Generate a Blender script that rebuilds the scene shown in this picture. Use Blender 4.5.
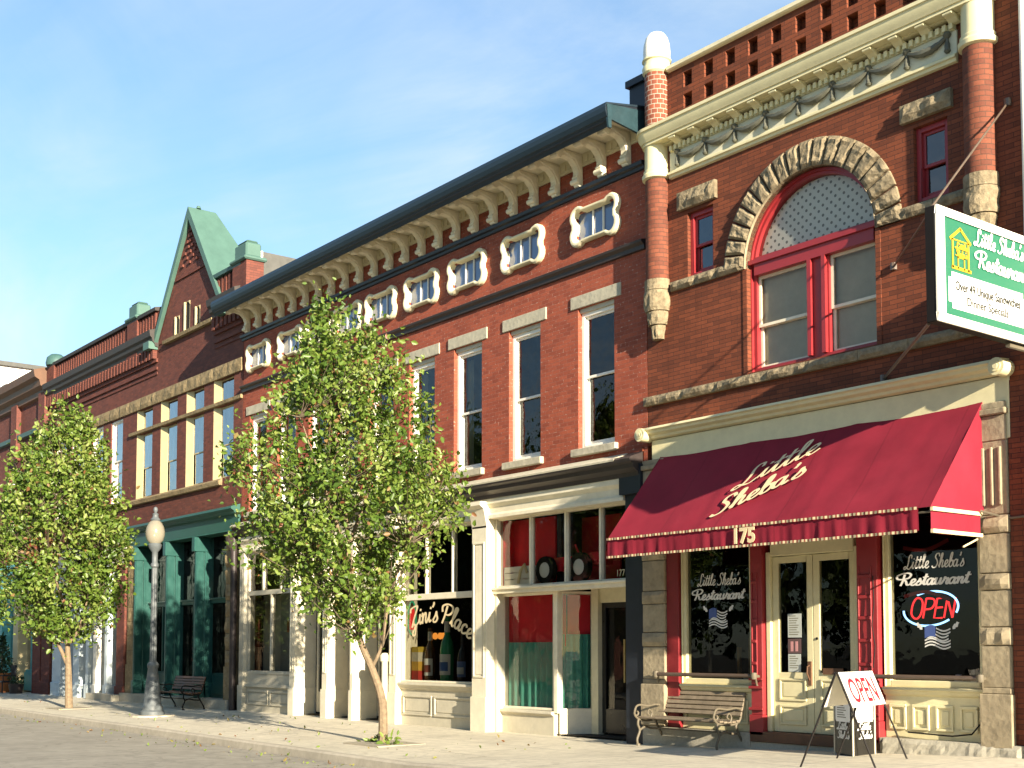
import bpy, bmesh, math, random
import numpy as np
from mathutils import Vector, Matrix, noise
random.seed(7); RNG = np.random.default_rng(7)
for o in list(bpy.data.objects): bpy.data.objects.remove(o)
SC = bpy.context.scene; COL = SC.collection
R = math.radians

# ------------------------------------------------------------------ camera
YAW = R(37.9); PITCH = R(3.5); F = 1265.0; CAM = Vector((0, -15.1, 1.55))
ax = Vector((-math.cos(YAW), math.sin(YAW), 0)); rt = Vector((math.sin(YAW), math.cos(YAW), 0)); UP = Vector((0, 0, 1))
fw = ax*math.cos(PITCH) + UP*math.sin(PITCH); cu = -ax*math.sin(PITCH) + UP*math.cos(PITCH)
cd = bpy.data.cameras.new('camera'); cam = bpy.data.objects.new('camera', cd); COL.objects.link(cam)
m3 = Matrix((rt, cu, -fw)).transposed(); cam.matrix_world = Matrix.Translation(CAM) @ m3.to_4x4()
cd.sensor_width = 36; cd.lens = F/1024*36; cd.shift_y = (650 - F*math.tan(PITCH) - 384)/1024
cd.clip_end = 3000; cd.clip_start = .1
SC.camera = cam

# ------------------------------------------------------------------ sun, sky, exposure
L = Vector((-4.6, 1.0, -1.28)).normalized()           # direction the sunlight travels
sd = bpy.data.lights.new('sun', 'SUN'); sd.energy = 5.0; sd.angle = R(.5); sd.color = (1, .87, .68)
so = bpy.data.objects.new('sun', sd); COL.objects.link(so); so.location = (40, -30, 30)
so.rotation_euler = L.to_track_quat('-Z', 'Y').to_euler()
W = bpy.data.worlds.new('World'); SC.world = W; W.use_nodes = True
nt = W.node_tree; nt.nodes.clear()
out = nt.nodes.new('ShaderNodeOutputWorld'); bg = nt.nodes.new('ShaderNodeBackground'); bg.inputs[1].default_value = .10
sky = nt.nodes.new('ShaderNodeTexSky'); sky.sky_type = 'NISHITA'; sky.sun_disc = False
sky.sun_elevation = math.asin(-L.z); sky.sun_rotation = math.atan2(-L.x, -L.y)
sky.air_density = 1.0; sky.dust_density = .3; sky.ozone_density = 1.3
tc = nt.nodes.new('ShaderNodeTexCoord'); sx = nt.nodes.new('ShaderNodeSeparateXYZ'); nt.links.new(tc.outputs['Generated'], sx.inputs[0])
def wmath(op, a, b=None):
    n = nt.nodes.new('ShaderNodeMath'); n.operation = op
    for i, q in enumerate((a, b)):
        if q is None: continue
        if isinstance(q, (int, float)): n.inputs[i].default_value = q
        else: nt.links.new(q, n.inputs[i])
    return n.outputs[0]
zz = wmath('ADD', wmath('MAXIMUM', sx.outputs[2], 0.0), .16)
cmb = nt.nodes.new('ShaderNodeCombineXYZ'); nt.links.new(wmath('DIVIDE', sx.outputs[0], zz), cmb.inputs[0]); nt.links.new(wmath('DIVIDE', sx.outputs[1], zz), cmb.inputs[1])
mp = nt.nodes.new('ShaderNodeMapping'); mp.inputs['Rotation'].default_value = (0, 0, R(-62)); mp.inputs['Scale'].default_value = (.6, 1.0, 1); mp.inputs['Location'].default_value = (1.3, .4, 0)
nt.links.new(cmb.outputs[0], mp.inputs[0])
nz = nt.nodes.new('ShaderNodeTexNoise'); nz.inputs['Scale'].default_value = 1.15; nz.inputs['Detail'].default_value = 7; nz.inputs['Roughness'].default_value = .5; nz.inputs['Distortion'].default_value = .6
nt.links.new(mp.outputs[0], nz.inputs[0])
rp = nt.nodes.new('ShaderNodeValToRGB'); rp.color_ramp.elements[0].position = .46; rp.color_ramp.elements[1].position = .66
nt.links.new(nz.outputs[0], rp.inputs[0])
hz = wmath('MULTIPLY', wmath('SUBTRACT', 1.0, wmath('MULTIPLY', wmath('MINIMUM', wmath('MAXIMUM', sx.outputs[2], 0), .45), 2.2)), .08)   # whiter low down
n2 = nt.nodes.new('ShaderNodeTexNoise'); n2.inputs['Scale'].default_value = 1.8; n2.inputs['Detail'].default_value = 8; n2.inputs['Roughness'].default_value = .62; n2.inputs['Distortion'].default_value = 1.2
m2_ = nt.nodes.new('ShaderNodeMapping'); m2_.inputs['Rotation'].default_value = (0, 0, R(-50)); m2_.inputs['Scale'].default_value = (.62, 1.15, 1); nt.links.new(cmb.outputs[0], m2_.inputs[0]); nt.links.new(m2_.outputs[0], n2.inputs[0])
r2_ = nt.nodes.new('ShaderNodeValToRGB'); r2_.color_ramp.elements[0].position = .38; r2_.color_ramp.elements[1].position = .72; nt.links.new(n2.outputs[0], r2_.inputs[0])
wisp = wmath('ADD', wmath('MULTIPLY', rp.outputs[0], .16), wmath('MULTIPLY', wmath('MULTIPLY', r2_.outputs[0], wmath('ADD', rp.outputs[0], .30)), .52))
cf = wmath('MINIMUM', wmath('ADD', wisp, hz), .92)
mx = nt.nodes.new('ShaderNodeMixRGB'); tn = nt.nodes.new('ShaderNodeMixRGB'); tn.blend_type = 'MULTIPLY'; tn.inputs[0].default_value = 1; nt.links.new(sky.outputs[0], tn.inputs[1]); tm = nt.nodes.new('ShaderNodeMixRGB'); tm.inputs[1].default_value = (.50, .62, .70, 1); tm.inputs[2].default_value = (.68, .79, .86, 1); nt.links.new(wmath('MINIMUM', wmath('MULTIPLY', wmath('MAXIMUM', sx.outputs[2], 0), 2.0), 1.0), tm.inputs[0]); nt.links.new(tm.outputs[0], tn.inputs[2])
nt.links.new(cf, mx.inputs[0]); nt.links.new(tn.outputs[0], mx.inputs[1]); mx.inputs[2].default_value = (2.75, 3.1, 3.35, 1)
nt.links.new(mx.outputs[0], bg.inputs[0]); nt.links.new(bg.outputs[0], out.inputs[0])
SC.view_settings.view_transform = 'Standard'; SC.view_settings.look = 'None'; SC.view_settings.gamma = 1; SC.view_settings.use_curve_mapping = False
SC.view_settings.exposure = 1.68
try: SC.cycles.max_bounces = 6; SC.cycles.transparent_max_bounces = 16
except Exception: pass

# ------------------------------------------------------------------ materials
def lin(c):  # sRGB 0-255 -> linear
    return tuple(((q/255)/12.92 if q/255 <= .04045 else ((q/255+.055)/1.055)**2.4) for q in c)
class N:
    def __init__(s, name):
        s.m = bpy.data.materials.new(name); s.m.use_nodes = True; s.t = s.m.node_tree; s.t.nodes.clear()
        s.out = s.t.nodes.new('ShaderNodeOutputMaterial')
    def n(s, k, **kw):
        x = s.t.nodes.new(k)
        for a, b in kw.items(): setattr(x, a, b)
        return x
    def l(s, a, b): s.t.links.new(a, b)
    def math(s, op, a, b=None, c=None):
        x = s.n('ShaderNodeMath', operation=op)
        for i, q in enumerate((a, b, c)):
            if q is None: continue
            if isinstance(q, (int, float)): x.inputs[i].default_value = q
            else: s.l(q, x.inputs[i])
        return x.outputs[0]
    def mix(s, f, a, b, typ='MIX'):
        x = s.n('ShaderNodeMixRGB', blend_type=typ)
        for i, q in enumerate((f, a, b)):
            if isinstance(q, (int, float)): x.inputs[i].default_value = q
            elif isinstance(q, tuple): x.inputs[i].default_value = (*q[:3], 1)
            else: s.l(q, x.inputs[i])
        return x.outputs[0]
    def noise(s, vec, scale, detail=4, rough=.55, w=0):
        x = s.n('ShaderNodeTexNoise'); x.inputs['Scale'].default_value = scale; x.inputs['Detail'].default_value = detail; x.inputs['Roughness'].default_value = rough
        if vec is not None: s.l(vec, x.inputs[0])
        return x.outputs[0]
    def ramp(s, f, p0, p1, c0=(0,0,0), c1=(1,1,1)):
        x = s.n('ShaderNodeValToRGB'); e = x.color_ramp.elements
        e[0].position = p0; e[1].position = p1; e[0].color = (*c0, 1); e[1].color = (*c1, 1); s.l(f, x.inputs[0]); return x.outputs[0]
    def bump(s, h, strength, dist, prev=None):
        x = s.n('ShaderNodeBump'); x.inputs['Strength'].default_value = strength; x.inputs['Distance'].default_value = dist; s.l(h, x.inputs['Height'])
        if prev is not None: s.l(prev, x.inputs['Normal'])
        return x.outputs[0]
    def princ(s, col, rough=.7, spec=.3, normal=None, metal=0):
        p = s.n('ShaderNodeBsdfPrincipled')
        if isinstance(col, tuple): p.inputs['Base Color'].default_value = (*col[:3], 1)
        else: s.l(col, p.inputs['Base Color'])
        if isinstance(rough, (int, float)): p.inputs['Roughness'].default_value = rough
        else: s.l(rough, p.inputs['Roughness'])
        p.inputs['Specular IOR Level'].default_value = spec; p.inputs['Metallic'].default_value = metal
        if normal is not None: s.l(normal, p.inputs['Normal'])
        return p
    def fin(s, sh): s.l(sh.outputs[0] if hasattr(sh, 'outputs') else sh, s.out.inputs[0]); return s.m
def obj_co(s): return s.n('ShaderNodeTexCoord').outputs['Object']
def geo_pos(s): return s.n('ShaderNodeNewGeometry').outputs['Position']

def paint(name, rgb, rough=.55, var=.18, dirt=.25, bump=.25, spec=.35, scale=5):
    s = N(name); co = geo_pos(s); c = lin(rgb) if max(rgb) > 1 else rgb
    n1 = s.noise(co, scale, 6, .65); n2 = s.noise(co, 45, 3)
    col = s.mix(s.ramp(n1, .3, .75), tuple(q*(1-var) for q in c), tuple(min(1, q*(1+var*.5)) for q in c))
    st = s.ramp(s.noise(co, 1.7, 8, .75), .52, .74)
    col = s.mix(s.math('MULTIPLY', st, dirt), col, tuple(q*.42+.012 for q in c))
    nb = s.bump(n2, bump, .004, None)
    return s.fin(s.princ(col, s.math('ADD', s.math('MULTIPLY', n1, .25), rough-.12), spec, nb))

def brick(name, c1, c2, mortar, bw=.21, bh=.072, ms=.006, bump=.8, round_r=0, spots=0, soot=.5, rough=.8, mort_amt=1.0):
    s = N(name); co = obj_co(s); sp = s.n('ShaderNodeSeparateXYZ'); s.l(co, sp.inputs[0])
    if round_r:
        u = s.math('MULTIPLY', s.math('ARCTAN2', sp.outputs[1], sp.outputs[0]), round_r)
    else:
        g = s.n('ShaderNodeNewGeometry'); sn = s.n('ShaderNodeSeparateXYZ'); s.l(g.outputs['Normal'], sn.inputs[0])
        f = s.math('GREATER_THAN', s.math('ABSOLUTE', sn.outputs[0]), .6)
        u = s.math('ADD', s.math('MULTIPLY', sp.outputs[0], s.math('SUBTRACT', 1.0, f)), s.math('MULTIPLY', sp.outputs[1], f))
    wob = s.math('MULTIPLY', s.math('SUBTRACT', s.noise(co, 6, 3), .5), .012)
    cb = s.n('ShaderNodeCombineXYZ'); s.l(s.math('ADD', u, wob), cb.inputs[0]); s.l(s.math('ADD', sp.outputs[2], s.math('MULTIPLY', wob, .6)), cb.inputs[1])
    b = s.n('ShaderNodeTexBrick'); s.l(cb.outputs[0], b.inputs[0]); b.offset = .5; b.squash = 1
    for k, v in (('Scale', 1), ('Mortar Size', ms), ('Mortar Smooth', .25), ('Bias', 0), ('Brick Width', bw), ('Row Height', bh)): b.inputs[k].default_value = v
    b.inputs['Color1'].default_value = (*c1, 1); b.inputs['Color2'].default_value = (*c2, 1); b.inputs['Mortar'].default_value = (*mortar, 1)
    big = s.noise(co, .55, 7, .65); fine = s.noise(co, 30, 4)
    col = s.mix(.55, b.outputs[0], s.mix(fine, (.55,.55,.55), (1.35,1.35,1.35)), 'MULTIPLY')
    col = s.mix(s.math('MULTIPLY', s.ramp(big, .38, .72), soot), col, s.mix(1, col, (.45,.42,.42), 'MULTIPLY'))
    str_ = s.n('ShaderNodeMapping'); str_.inputs['Scale'].default_value = (2.2, 2.2, .22); s.l(co, str_.inputs[0])
    col = s.mix(s.math('MULTIPLY', s.ramp(s.noise(str_.outputs[0], 2.2, 6, .7), .5, .72), soot*.55), col, s.mix(1, col, (.5,.46,.44), 'MULTIPLY'))
    if spots:   # flakes of pale mortar and worn paint
        v = s.noise(co, 17, 2, .5); q = s.ramp(s.math('ADD', v, s.math('MULTIPLY', b.outputs['Fac'], .10)), .69, .75)
        col = s.mix(s.math('MULTIPLY', q, spots), col, (.55, .42, .33))
    h = s.math('SUBTRACT', s.math('MULTIPLY', fine, .35), b.outputs['Fac'])
    return s.fin(s.princ(col, rough, .25, s.bump(h, bump, .006)))

def stone(name, c, var=.35, bump=1.0, scale=7, rough=.9):
    s = N(name); co = geo_pos(s); n1 = s.noise(co, scale, 8, .7); n2 = s.noise(co, 2.1, 5, .6); v = s.n('ShaderNodeTexVoronoi'); v.inputs['Scale'].default_value = 11; s.l(co, v.inputs[0])
    col = s.mix(s.ramp(n1, .25, .75), tuple(q*(1-var) for q in c), tuple(min(.8, q*(1+var)) for q in c))
    col = s.mix(s.math('MULTIPLY', s.ramp(n2, .5, .75), .55), col, (c[0]*.35, c[1]*.34, c[2]*.36))
    h = s.math('ADD', n1, s.math('MULTIPLY', v.outputs[0], .5))
    return s.fin(s.princ(col, rough, .2, s.bump(h, bump, .03)))

def glass(name, tint=(.72,.76,.74), refl=1.0, wave=.02):
    s = N(name); co = geo_pos(s)
    nb = s.bump(s.noise(co, 2.2, 2), wave, .3)
    fr = s.n('ShaderNodeFresnel'); fr.inputs[0].default_value = 1.5; s.l(nb, fr.inputs[1])
    g = s.n('ShaderNodeBsdfGlossy'); g.inputs['Roughness'].default_value = .01; s.l(nb, g.inputs['Normal']); g.inputs[0].default_value = (1,1,1,1)
    t = s.n('ShaderNodeBsdfTransparent'); t.inputs[0].default_value = (*tint, 1)
    mx = s.n('ShaderNodeMixShader'); s.l(s.math('MINIMUM', s.math('MULTIPLY', fr.outputs[0], refl), 1.0), mx.inputs[0]); s.l(t.outputs[0], mx.inputs[1]); s.l(g.outputs[0], mx.inputs[2])
    return s.fin(mx)
def emit(name, c, st):
    s = N(name); e = s.n('ShaderNodeEmission'); e.inputs[0].default_value = (*c, 1); e.inputs[1].default_value = st; return s.fin(e)
def fabric(name, c, fold=0, rough=.85, sheen=0):
    s = N(name); co = geo_pos(s); n1 = s.noise(co, 2.2, 5, .6)
    col = s.mix(s.ramp(n1, .3, .7), tuple(q*.86 for q in c), tuple(q*1.06 for q in c))
    mp_ = s.n('ShaderNodeMapping'); mp_.inputs['Scale'].default_value = (1, .6, .6); s.l(co, mp_.inputs[0])
    if fold:     # sewn seams and sun fading
        sp = s.n('ShaderNodeSeparateXYZ'); s.l(co, sp.inputs[0])
        sm = s.math('LESS_THAN', s.math('ABSOLUTE', s.math('SUBTRACT', s.math('FRACT', s.math('DIVIDE', s.math('ADD', sp.outputs[0], 100.1), 1.17)), .5)), .012)
        col = s.mix(s.math('MULTIPLY', sm, .35), col, tuple(q*.45 for q in c))
        col = s.mix(s.math('MULTIPLY', s.ramp(s.noise(co, .9, 6, .7), .45, .75), .3), col, tuple(min(1, q*1.25+.012) for q in c))
    nb = s.bump(s.noise(mp_.outputs[0], 1.1, 2, .4), .25, .10) if fold else s.bump(s.noise(co, 60, 2), .3, .003)
    return s.fin(s.princ(col, rough, .2, nb))

M = {}
M['brick_a'] = brick('orange red pressed brick', (.228,.063,.028), (.135,.040,.020), (.075,.03,.02), bw=.26, bh=.067, ms=.005, soot=.5)
M['brick_col'] = brick('column brick', (.21,.066,.036), (.13,.042,.026), (.10,.05,.034), bw=.21, bh=.072, ms=.006, round_r=.3, soot=.25)
M['brick_tur'] = brick('turret brick', (.26,.075,.04), (.17,.05,.03), (.38,.32,.25), bw=.15, bh=.085, ms=.008, round_r=.3, soot=.1)
M['brick_b'] = brick('red painted brick', (.36,.088,.046), (.25,.060,.034), (.30,.10,.065), bw=.21, bh=.074, ms=.007, spots=.5, soot=.42)
M['brick_c'] = brick('dark red brown brick', (.175,.056,.038), (.115,.04,.03), (.10,.05,.04), bw=.2, bh=.07, ms=.004, soot=.35)
M['brick_d'] = brick('old brown brick', (.185,.062,.045), (.13,.045,.034), (.12,.06,.05), bw=.2, bh=.07, ms=.006, soot=.45)
M['stone'] = stone('rock faced sandstone', (.235,.19,.12), var=.5, bump=1.0, scale=9)
M['stone_s'] = stone('smooth sandstone', (.30,.25,.165), var=.28, bump=.35, scale=6)
M['stone_g'] = stone('grey lintel stone', (.42,.385,.29), var=.15, bump=.25, scale=5)
M['stone_y'] = stone('yellow sandstone', (.25,.19,.105), var=.35, bump=.6)
M['cream'] = paint('cream paint', (.66,.60,.36), .5, .1, .16)
M['cream2'] = paint('pale cream paint', (.68,.62,.42), .5, .12, .2)
M['ivory'] = paint('ivory paint', (.72,.66,.50), .5, .12, .22)
M['white'] = paint('white paint', (.78,.75,.66), .5, .08, .15)
M['greyp'] = paint('greige paint', (.50,.46,.35), .55, .12, .25)
M['navy'] = paint('navy paint', (.014,.018,.026), .4, .25, .2)
M['teal_dk'] = paint('dark teal metal', (.018,.045,.055), .42, .25, .3)
M['frieze_grey'] = paint('cream frieze paint', (.60,.57,.42), .6, .1, .2)
M['swag'] = paint('tarnished swag paint', (.115,.115,.085), .5, .4, .1)
M['copper'] = paint('green copper sheet', (.072,.145,.118), .55, .16, .25, scale=2)
M['copper_dk'] = paint('weathered green coping', (.05,.11,.10), .5, .2, .4)
M['green'] = paint('deep green paint', (.015,.075,.063), .35, .2, .2, spec=.5)
M['green_f'] = paint('dark green fascia', (.028,.095,.075), .45, .2, .2)
M['red'] = paint('crimson paint', (.27,.024,.028), .4, .12, .12, spec=.45)
M['red_dk'] = paint('dark red door trim', (.20,.016,.02), .4, .2, .2)
M['yellowc'] = paint('buttery window paint', (.50,.42,.23), .5, .1, .3)
M['brown'] = paint('brown wood', (.13,.065,.035), .55, .3, .3)
M['blackdoor'] = paint('black door paint', (.016,.015,.013), .3, .3, .1, spec=.5)
M['tan'] = paint('tan door paint', (.52,.44,.28), .5, .12, .2)
M['slat'] = paint('weathered bench slat', (.22,.175,.12), .65, .35, .3, scale=9)
M['iron'] = paint('grey cast iron paint', (.13,.11,.075), .6, .2, .3)
M['lampm'] = paint('grey lamp post paint', (.105,.12,.125), .5, .25, .3, spec=.4)
M['blackm'] = paint('black steel', (.014,.012,.011), .6, .2, .1, spec=.12)
M['rail'] = paint('brown pipe rail', (.10,.07,.05), .4, .2, .2, spec=.5)
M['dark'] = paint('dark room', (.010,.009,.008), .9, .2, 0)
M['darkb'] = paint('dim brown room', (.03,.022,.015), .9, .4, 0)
M['redboard'] = paint('red backdrop', (.68,.018,.03), .7, .15, .05)
M['curtain'] = fabric('green curtain', (.10,.36,.27))
M['blind'] = paint('taupe roller blind', (.52,.47,.36), .8, .12, .1)
M['awn'] = fabric('crimson canvas', (.20,.013,.027), fold=1)
M['glass'] = glass('window glass', (.84,.84,.80), .7)
M['glass_b'] = glass('old rippled glass', (.55,.56,.52), 1.0, .05)
M['glass_sky'] = glass('reflective sash glass', (.35,.38,.4), 2.6, .03)
M['glass_s'] = glass('clear display glass', (.86,.87,.85), .7, .01)
M['glass_d'] = glass('shop glass', (.55,.56,.52), .5, .01)
M['letter'] = paint('cream lettering', (.66,.54,.32), .6, .05, .05, bump=.05)
M['letter_w'] = paint('white lettering', (.66,.66,.62), .6, .05, .02, bump=.02)
M['grey_wall'] = paint('grey stucco', (.10,.10,.092), .85, .25, .4)
M['siding'] = paint('white siding', (.8,.78,.72), .7, .05, .1)
M['roof'] = paint('roof felt', (.06,.06,.06), .9, .3, .3)
M['pipe'] = paint('black iron pipe', (.042,.032,.030), .45, .3, .2)
M['attic'] = None
M['turq'] = paint('turquoise paint', (.10,.36,.36), .5, .15, .2)
M['palebl'] = paint('pale blue paint', (.55,.63,.66), .55, .12, .2)

def concrete(name, c, joints=0, scale=6, cracks=0):
    s = N(name); co = geo_pos(s); n1 = s.noise(co, scale, 8, .7); n2 = s.noise(co, .6, 6, .65); n3 = s.noise(co, 90, 3)
    col = s.mix(s.ramp(n1, .3, .7), tuple(q*.8 for q in c), tuple(q*1.12 for q in c))
    col = s.mix(s.math('MULTIPLY', s.ramp(n2, .45, .75), .45), col, tuple(q*.55 for q in c))
    h = s.math('ADD', n3, s.math('MULTIPLY', n1, .6)); 
    if joints:
        sp = s.n('ShaderNodeSeparateXYZ'); s.l(co, sp.inputs[0])
        fx = s.math('ABSOLUTE', s.math('SUBTRACT', s.math('FRACT', s.math('DIVIDE', s.math('ADD', sp.outputs[0], 100.3), joints)), .5))
        fy = s.math('ABSOLUTE', s.math('SUBTRACT', s.math('FRACT', s.math('DIVIDE', s.math('ADD', sp.outputs[1], 100.45), joints)), .5))
        j = s.math('GREATER_THAN', s.math('MAXIMUM', fx, fy), .5-.008/joints)
        col = s.mix(s.math('MULTIPLY', j, .85), col, tuple(q*.3 for q in c)); h = s.math('SUBTRACT', h, j)
    if cracks:
        dn = s.n('ShaderNodeMapping'); dn.inputs['Scale'].default_value = (.45, .8, 1); s.l(co, dn.inputs[0])
        vv = s.n('ShaderNodeVectorMath', operation='ADD'); s.l(dn.outputs[0], vv.inputs[0]); nx = s.n('ShaderNodeTexNoise'); nx.inputs['Scale'].default_value = 1.3; nx.inputs['Detail'].default_value = 6; s.l(co, nx.inputs[0]); s.l(nx.outputs['Color'], vv.inputs[1])
        v = s.n('ShaderNodeTexVoronoi', feature='DISTANCE_TO_EDGE'); v.inputs['Scale'].default_value = .28; s.l(vv.outputs[0], v.inputs[0])
        ck = s.math('LESS_THAN', v.outputs[0], .006)
        col = s.mix(s.math('MULTIPLY', ck, .6*cracks), col, tuple(q*.25 for q in c))
        v2 = s.noise(dn.outputs[0], .5, 3); col = s.mix(s.math('MULTIPLY', s.ramp(v2, .55, .6), .28*cracks), col, tuple(q*.45 for q in c))
    return s.fin(s.princ(col, .9, .2, s.bump(h, .35, .008)))
M['walk'] = concrete('sidewalk concrete', (.58,.53,.41), 1.52, 6, .3)
M['kerb'] = concrete('kerb concrete', (.44,.395,.31), 0)
M['plinth'] = concrete('rough plinth concrete', (.40,.375,.30), 0, 22)
M['asphalt'] = concrete('worn grey asphalt', (.32,.295,.24), 0, 3, .35)
M['pit'] = concrete('tree pit grit', (.36,.32,.24), 0, 9)
M['earth'] = concrete('ground', (.14,.13,.1), 0, 2)

# ------------------------------------------------------------------ geometry helpers
class MB:
    def __init__(s): s.v = []; s.f = []
    def add(s, vs, fs):
        k = len(s.v); s.v += [tuple(q) for q in vs]; s.f += [tuple(i+k for i in f) for f in fs]; return s
    def box(s, x0, x1, y0, y1, z0, z1):
        return s.add([(x0,y0,z0),(x1,y0,z0),(x1,y1,z0),(x0,y1,z0),(x0,y0,z1),(x1,y0,z1),(x1,y1,z1),(x0,y1,z1)],
                     [(0,3,2,1),(4,5,6,7),(0,1,5,4),(1,2,6,5),(2,3,7,6),(3,0,4,7)])
    def quad(s, a, b, c, d): return s.add([a,b,c,d], [(0,1,2,3)])
    def prism(s, pts, fn0, fn1):
        n = len(pts); a = [fn0(*p) for p in pts]; b = [fn1(*p) for p in pts]
        return s.add(a+b, [tuple(range(n)), tuple(range(2*n-1, n-1, -1))] + [(i, (i+1) % n, n+(i+1) % n, n+i) for i in range(n)])
    def pxz(s, pts, y0, y1): return s.prism(pts, lambda x,z: (x,y0,z), lambda x,z: (x,y1,z))
    def pyz(s, pts, x0, x1): return s.prism(pts, lambda y,z: (x0,y,z), lambda y,z: (x1,y,z))
    def pxy(s, pts, z0, z1): return s.prism(pts, lambda x,y: (x,y,z0), lambda x,y: (x,y,z1))
    def tube(s, pts, r, n=8, cap=True):
        pts = [Vector(p) for p in pts]; rs = r if isinstance(r, (list, tuple)) else [r]*len(pts); vs = []; fs = []
        prevn = None
        for i, p in enumerate(pts):
            t = (pts[min(i+1, len(pts)-1)] - pts[max(i-1, 0)]).normalized()
            if prevn is None: nn = t.orthogonal().normalized()
            else:
                nn = prevn - t*prevn.dot(t); nn = nn.normalized() if nn.length > 1e-6 else t.orthogonal().normalized()
            prevn = nn; bb = t.cross(nn)
            for k in range(n):
                a = 2*math.pi*k/n; vs.append(p + (nn*math.cos(a) + bb*math.sin(a))*rs[i])
        for i in range(len(pts)-1):
            for k in range(n): fs.append((i*n+k, i*n+(k+1) % n, (i+1)*n+(k+1) % n, (i+1)*n+k))
        if cap: fs += [tuple(range(n-1, -1, -1)), tuple(range((len(pts)-1)*n, len(pts)*n))]
        return s.add(vs, fs)
    def lathe(s, cx, cy, prof, n=24, a0=0, a1=2*math.pi):
        full = abs(a1-a0-2*math.pi) < 1e-6; m = n if full else n+1; vs = []; fs = []
        for (r, z) in prof:
            for k in range(m):
                a = a0+(a1-a0)*k/n; vs.append((cx+r*math.cos(a), cy+r*math.sin(a), z))
        for i in range(len(prof)-1):
            for k in range(n):
                k2 = (k+1) % m; fs.append((i*m+k, i*m+k2, (i+1)*m+k2, (i+1)*m+k))
        if full:
            if prof[0][0] > 1e-4: fs.append(tuple(range(m-1, -1, -1)))
            if prof[-1][0] > 1e-4: fs.append(tuple(range((len(prof)-1)*m, len(prof)*m)))
        return s.add(vs, fs)
    def rough(s, x0, x1, z0, z1, y0, y1, amp, seed, st=.09, quadfn=None):
        """rock-faced block: front face pushed out unevenly; quadfn maps (u,v) to (x,z)"""
        nu = max(3, int((x1-x0)/st)); nv = max(3, int((z1-z0)/st)); vs = []; fs = []
        q = quadfn or (lambda u, v: (x0+(x1-x0)*u, z0+(z1-z0)*v))
        for j in range(nv+1):
            for i in range(nu+1):
                x, z = q(i/nu, j/nv); edge = i in (0, nu) or j in (0, nv)
                d = (noise.noise((x*4.5+seed*3.1, z*4.5, seed*1.7))*.7+.5 + noise.noise((x*13, z*13, seed))*.45)*amp
                vs.append((x, y0-(0 if edge else max(0, d)+amp*.15), z))
        k = nu+1
        for j in range(nv):
            for i in range(nu): fs.append((j*k+i, j*k+i+1, (j+1)*k+i+1, (j+1)*k+i))
        ring = [i for i in range(nu+1)] + [j*k+nu for j in range(1, nv+1)] + [nv*k+i for i in range(nu-1, -1, -1)] + [j*k for j in range(nv-1, 0, -1)]
        b0 = len(vs)
        for r_ in ring: vs.append((vs[r_][0], y1, vs[r_][2]))
        for i in range(len(ring)): a = ring[i]; b = ring[(i+1) % len(ring)]; fs.append((b, a, b0+i, b0+(i+1) % len(ring)))
        return s.add(vs, fs)
    def build(s, name, mat, parent=None, smooth=False, bevel=0, org=None, recalc=True, stuff=False):
        me = bpy.data.meshes.new(name); ob = bpy.data.objects.new(name, me); COL.objects.link(ob)
        base = wl(parent) if parent is not None else Vector((0,0,0)); loc = Vector(org) if org is not None else base
        me.from_pydata([tuple(Vector(v)-loc) for v in s.v], [], s.f)
        if recalc:
            bm = bmesh.new(); bm.from_mesh(me); bmesh.ops.remove_doubles(bm, verts=bm.verts, dist=1e-5); bmesh.ops.recalc_face_normals(bm, faces=bm.faces); bm.to_mesh(me); bm.free()
        if smooth: me.shade_smooth(); me.set_sharp_from_angle(angle=R(38))
        for mm in (mat if isinstance(mat, list) else [mat]): me.materials.append(mm)
        if parent is not None: ob.parent = parent
        ob.location = loc - base if parent is not None else loc
        if bevel:
            b = ob.modifiers.new('bevel', 'BEVEL'); b.width = bevel; b.segments = 1; b.limit_method = 'ANGLE'; b.angle_limit = R(40)
        if stuff: ob['kind'] = 'stuff'
        return ob
def wl(o):
    v = Vector(o.location); p = o.parent
    while p is not None: v += Vector(p.location); p = p.parent
    return v
def thing(name, label, cat, loc, group=None):
    o = bpy.data.objects.new(name, None); COL.objects.link(o); o.location = loc; o.empty_display_size = .2
    return tag(o, label, cat, group)
def tag(o, label, cat, group=None):
    o['label'] = label; o['category'] = cat
    if group: o['group'] = group
    return o
def struct(o): o['kind'] = 'structure'; return o

def facade(mb, x0, x1, z0, z1, y, holes, depth=.2):
    xs = sorted({x0, x1, *[h[0] for h in holes], *[h[1] for h in holes]}); zs = sorted({z0, z1, *[h[2] for h in holes], *[h[3] for h in holes]})
    xs = [q for q in xs if x0-1e-6 <= q <= x1+1e-6]; zs = [q for q in zs if z0-1e-6 <= q <= z1+1e-6]
    for i in range(len(xs)-1):
        for j in range(len(zs)-1):
            cx = (xs[i]+xs[i+1])/2; cz = (zs[j]+zs[j+1])/2
            if any(h[0] < cx < h[1] and h[2] < cz < h[3] for h in holes): continue
            mb.quad((xs[i],y,zs[j]), (xs[i+1],y,zs[j]), (xs[i+1],y,zs[j+1]), (xs[i],y,zs[j+1]))
    for h in holes:
        a, b, c, d = h[:4]; e = y+depth
        mb.quad((a,y,c),(a,y,d),(a,e,d),(a,e,c)); mb.quad((b,y,c),(b,e,c),(b,e,d),(b,y,d))
        if len(h) < 5: mb.quad((a,y,d),(b,y,d),(b,e,d),(a,e,d))
        mb.quad((a,y,c),(a,e,c),(b,e,c),(b,y,c))
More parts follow.
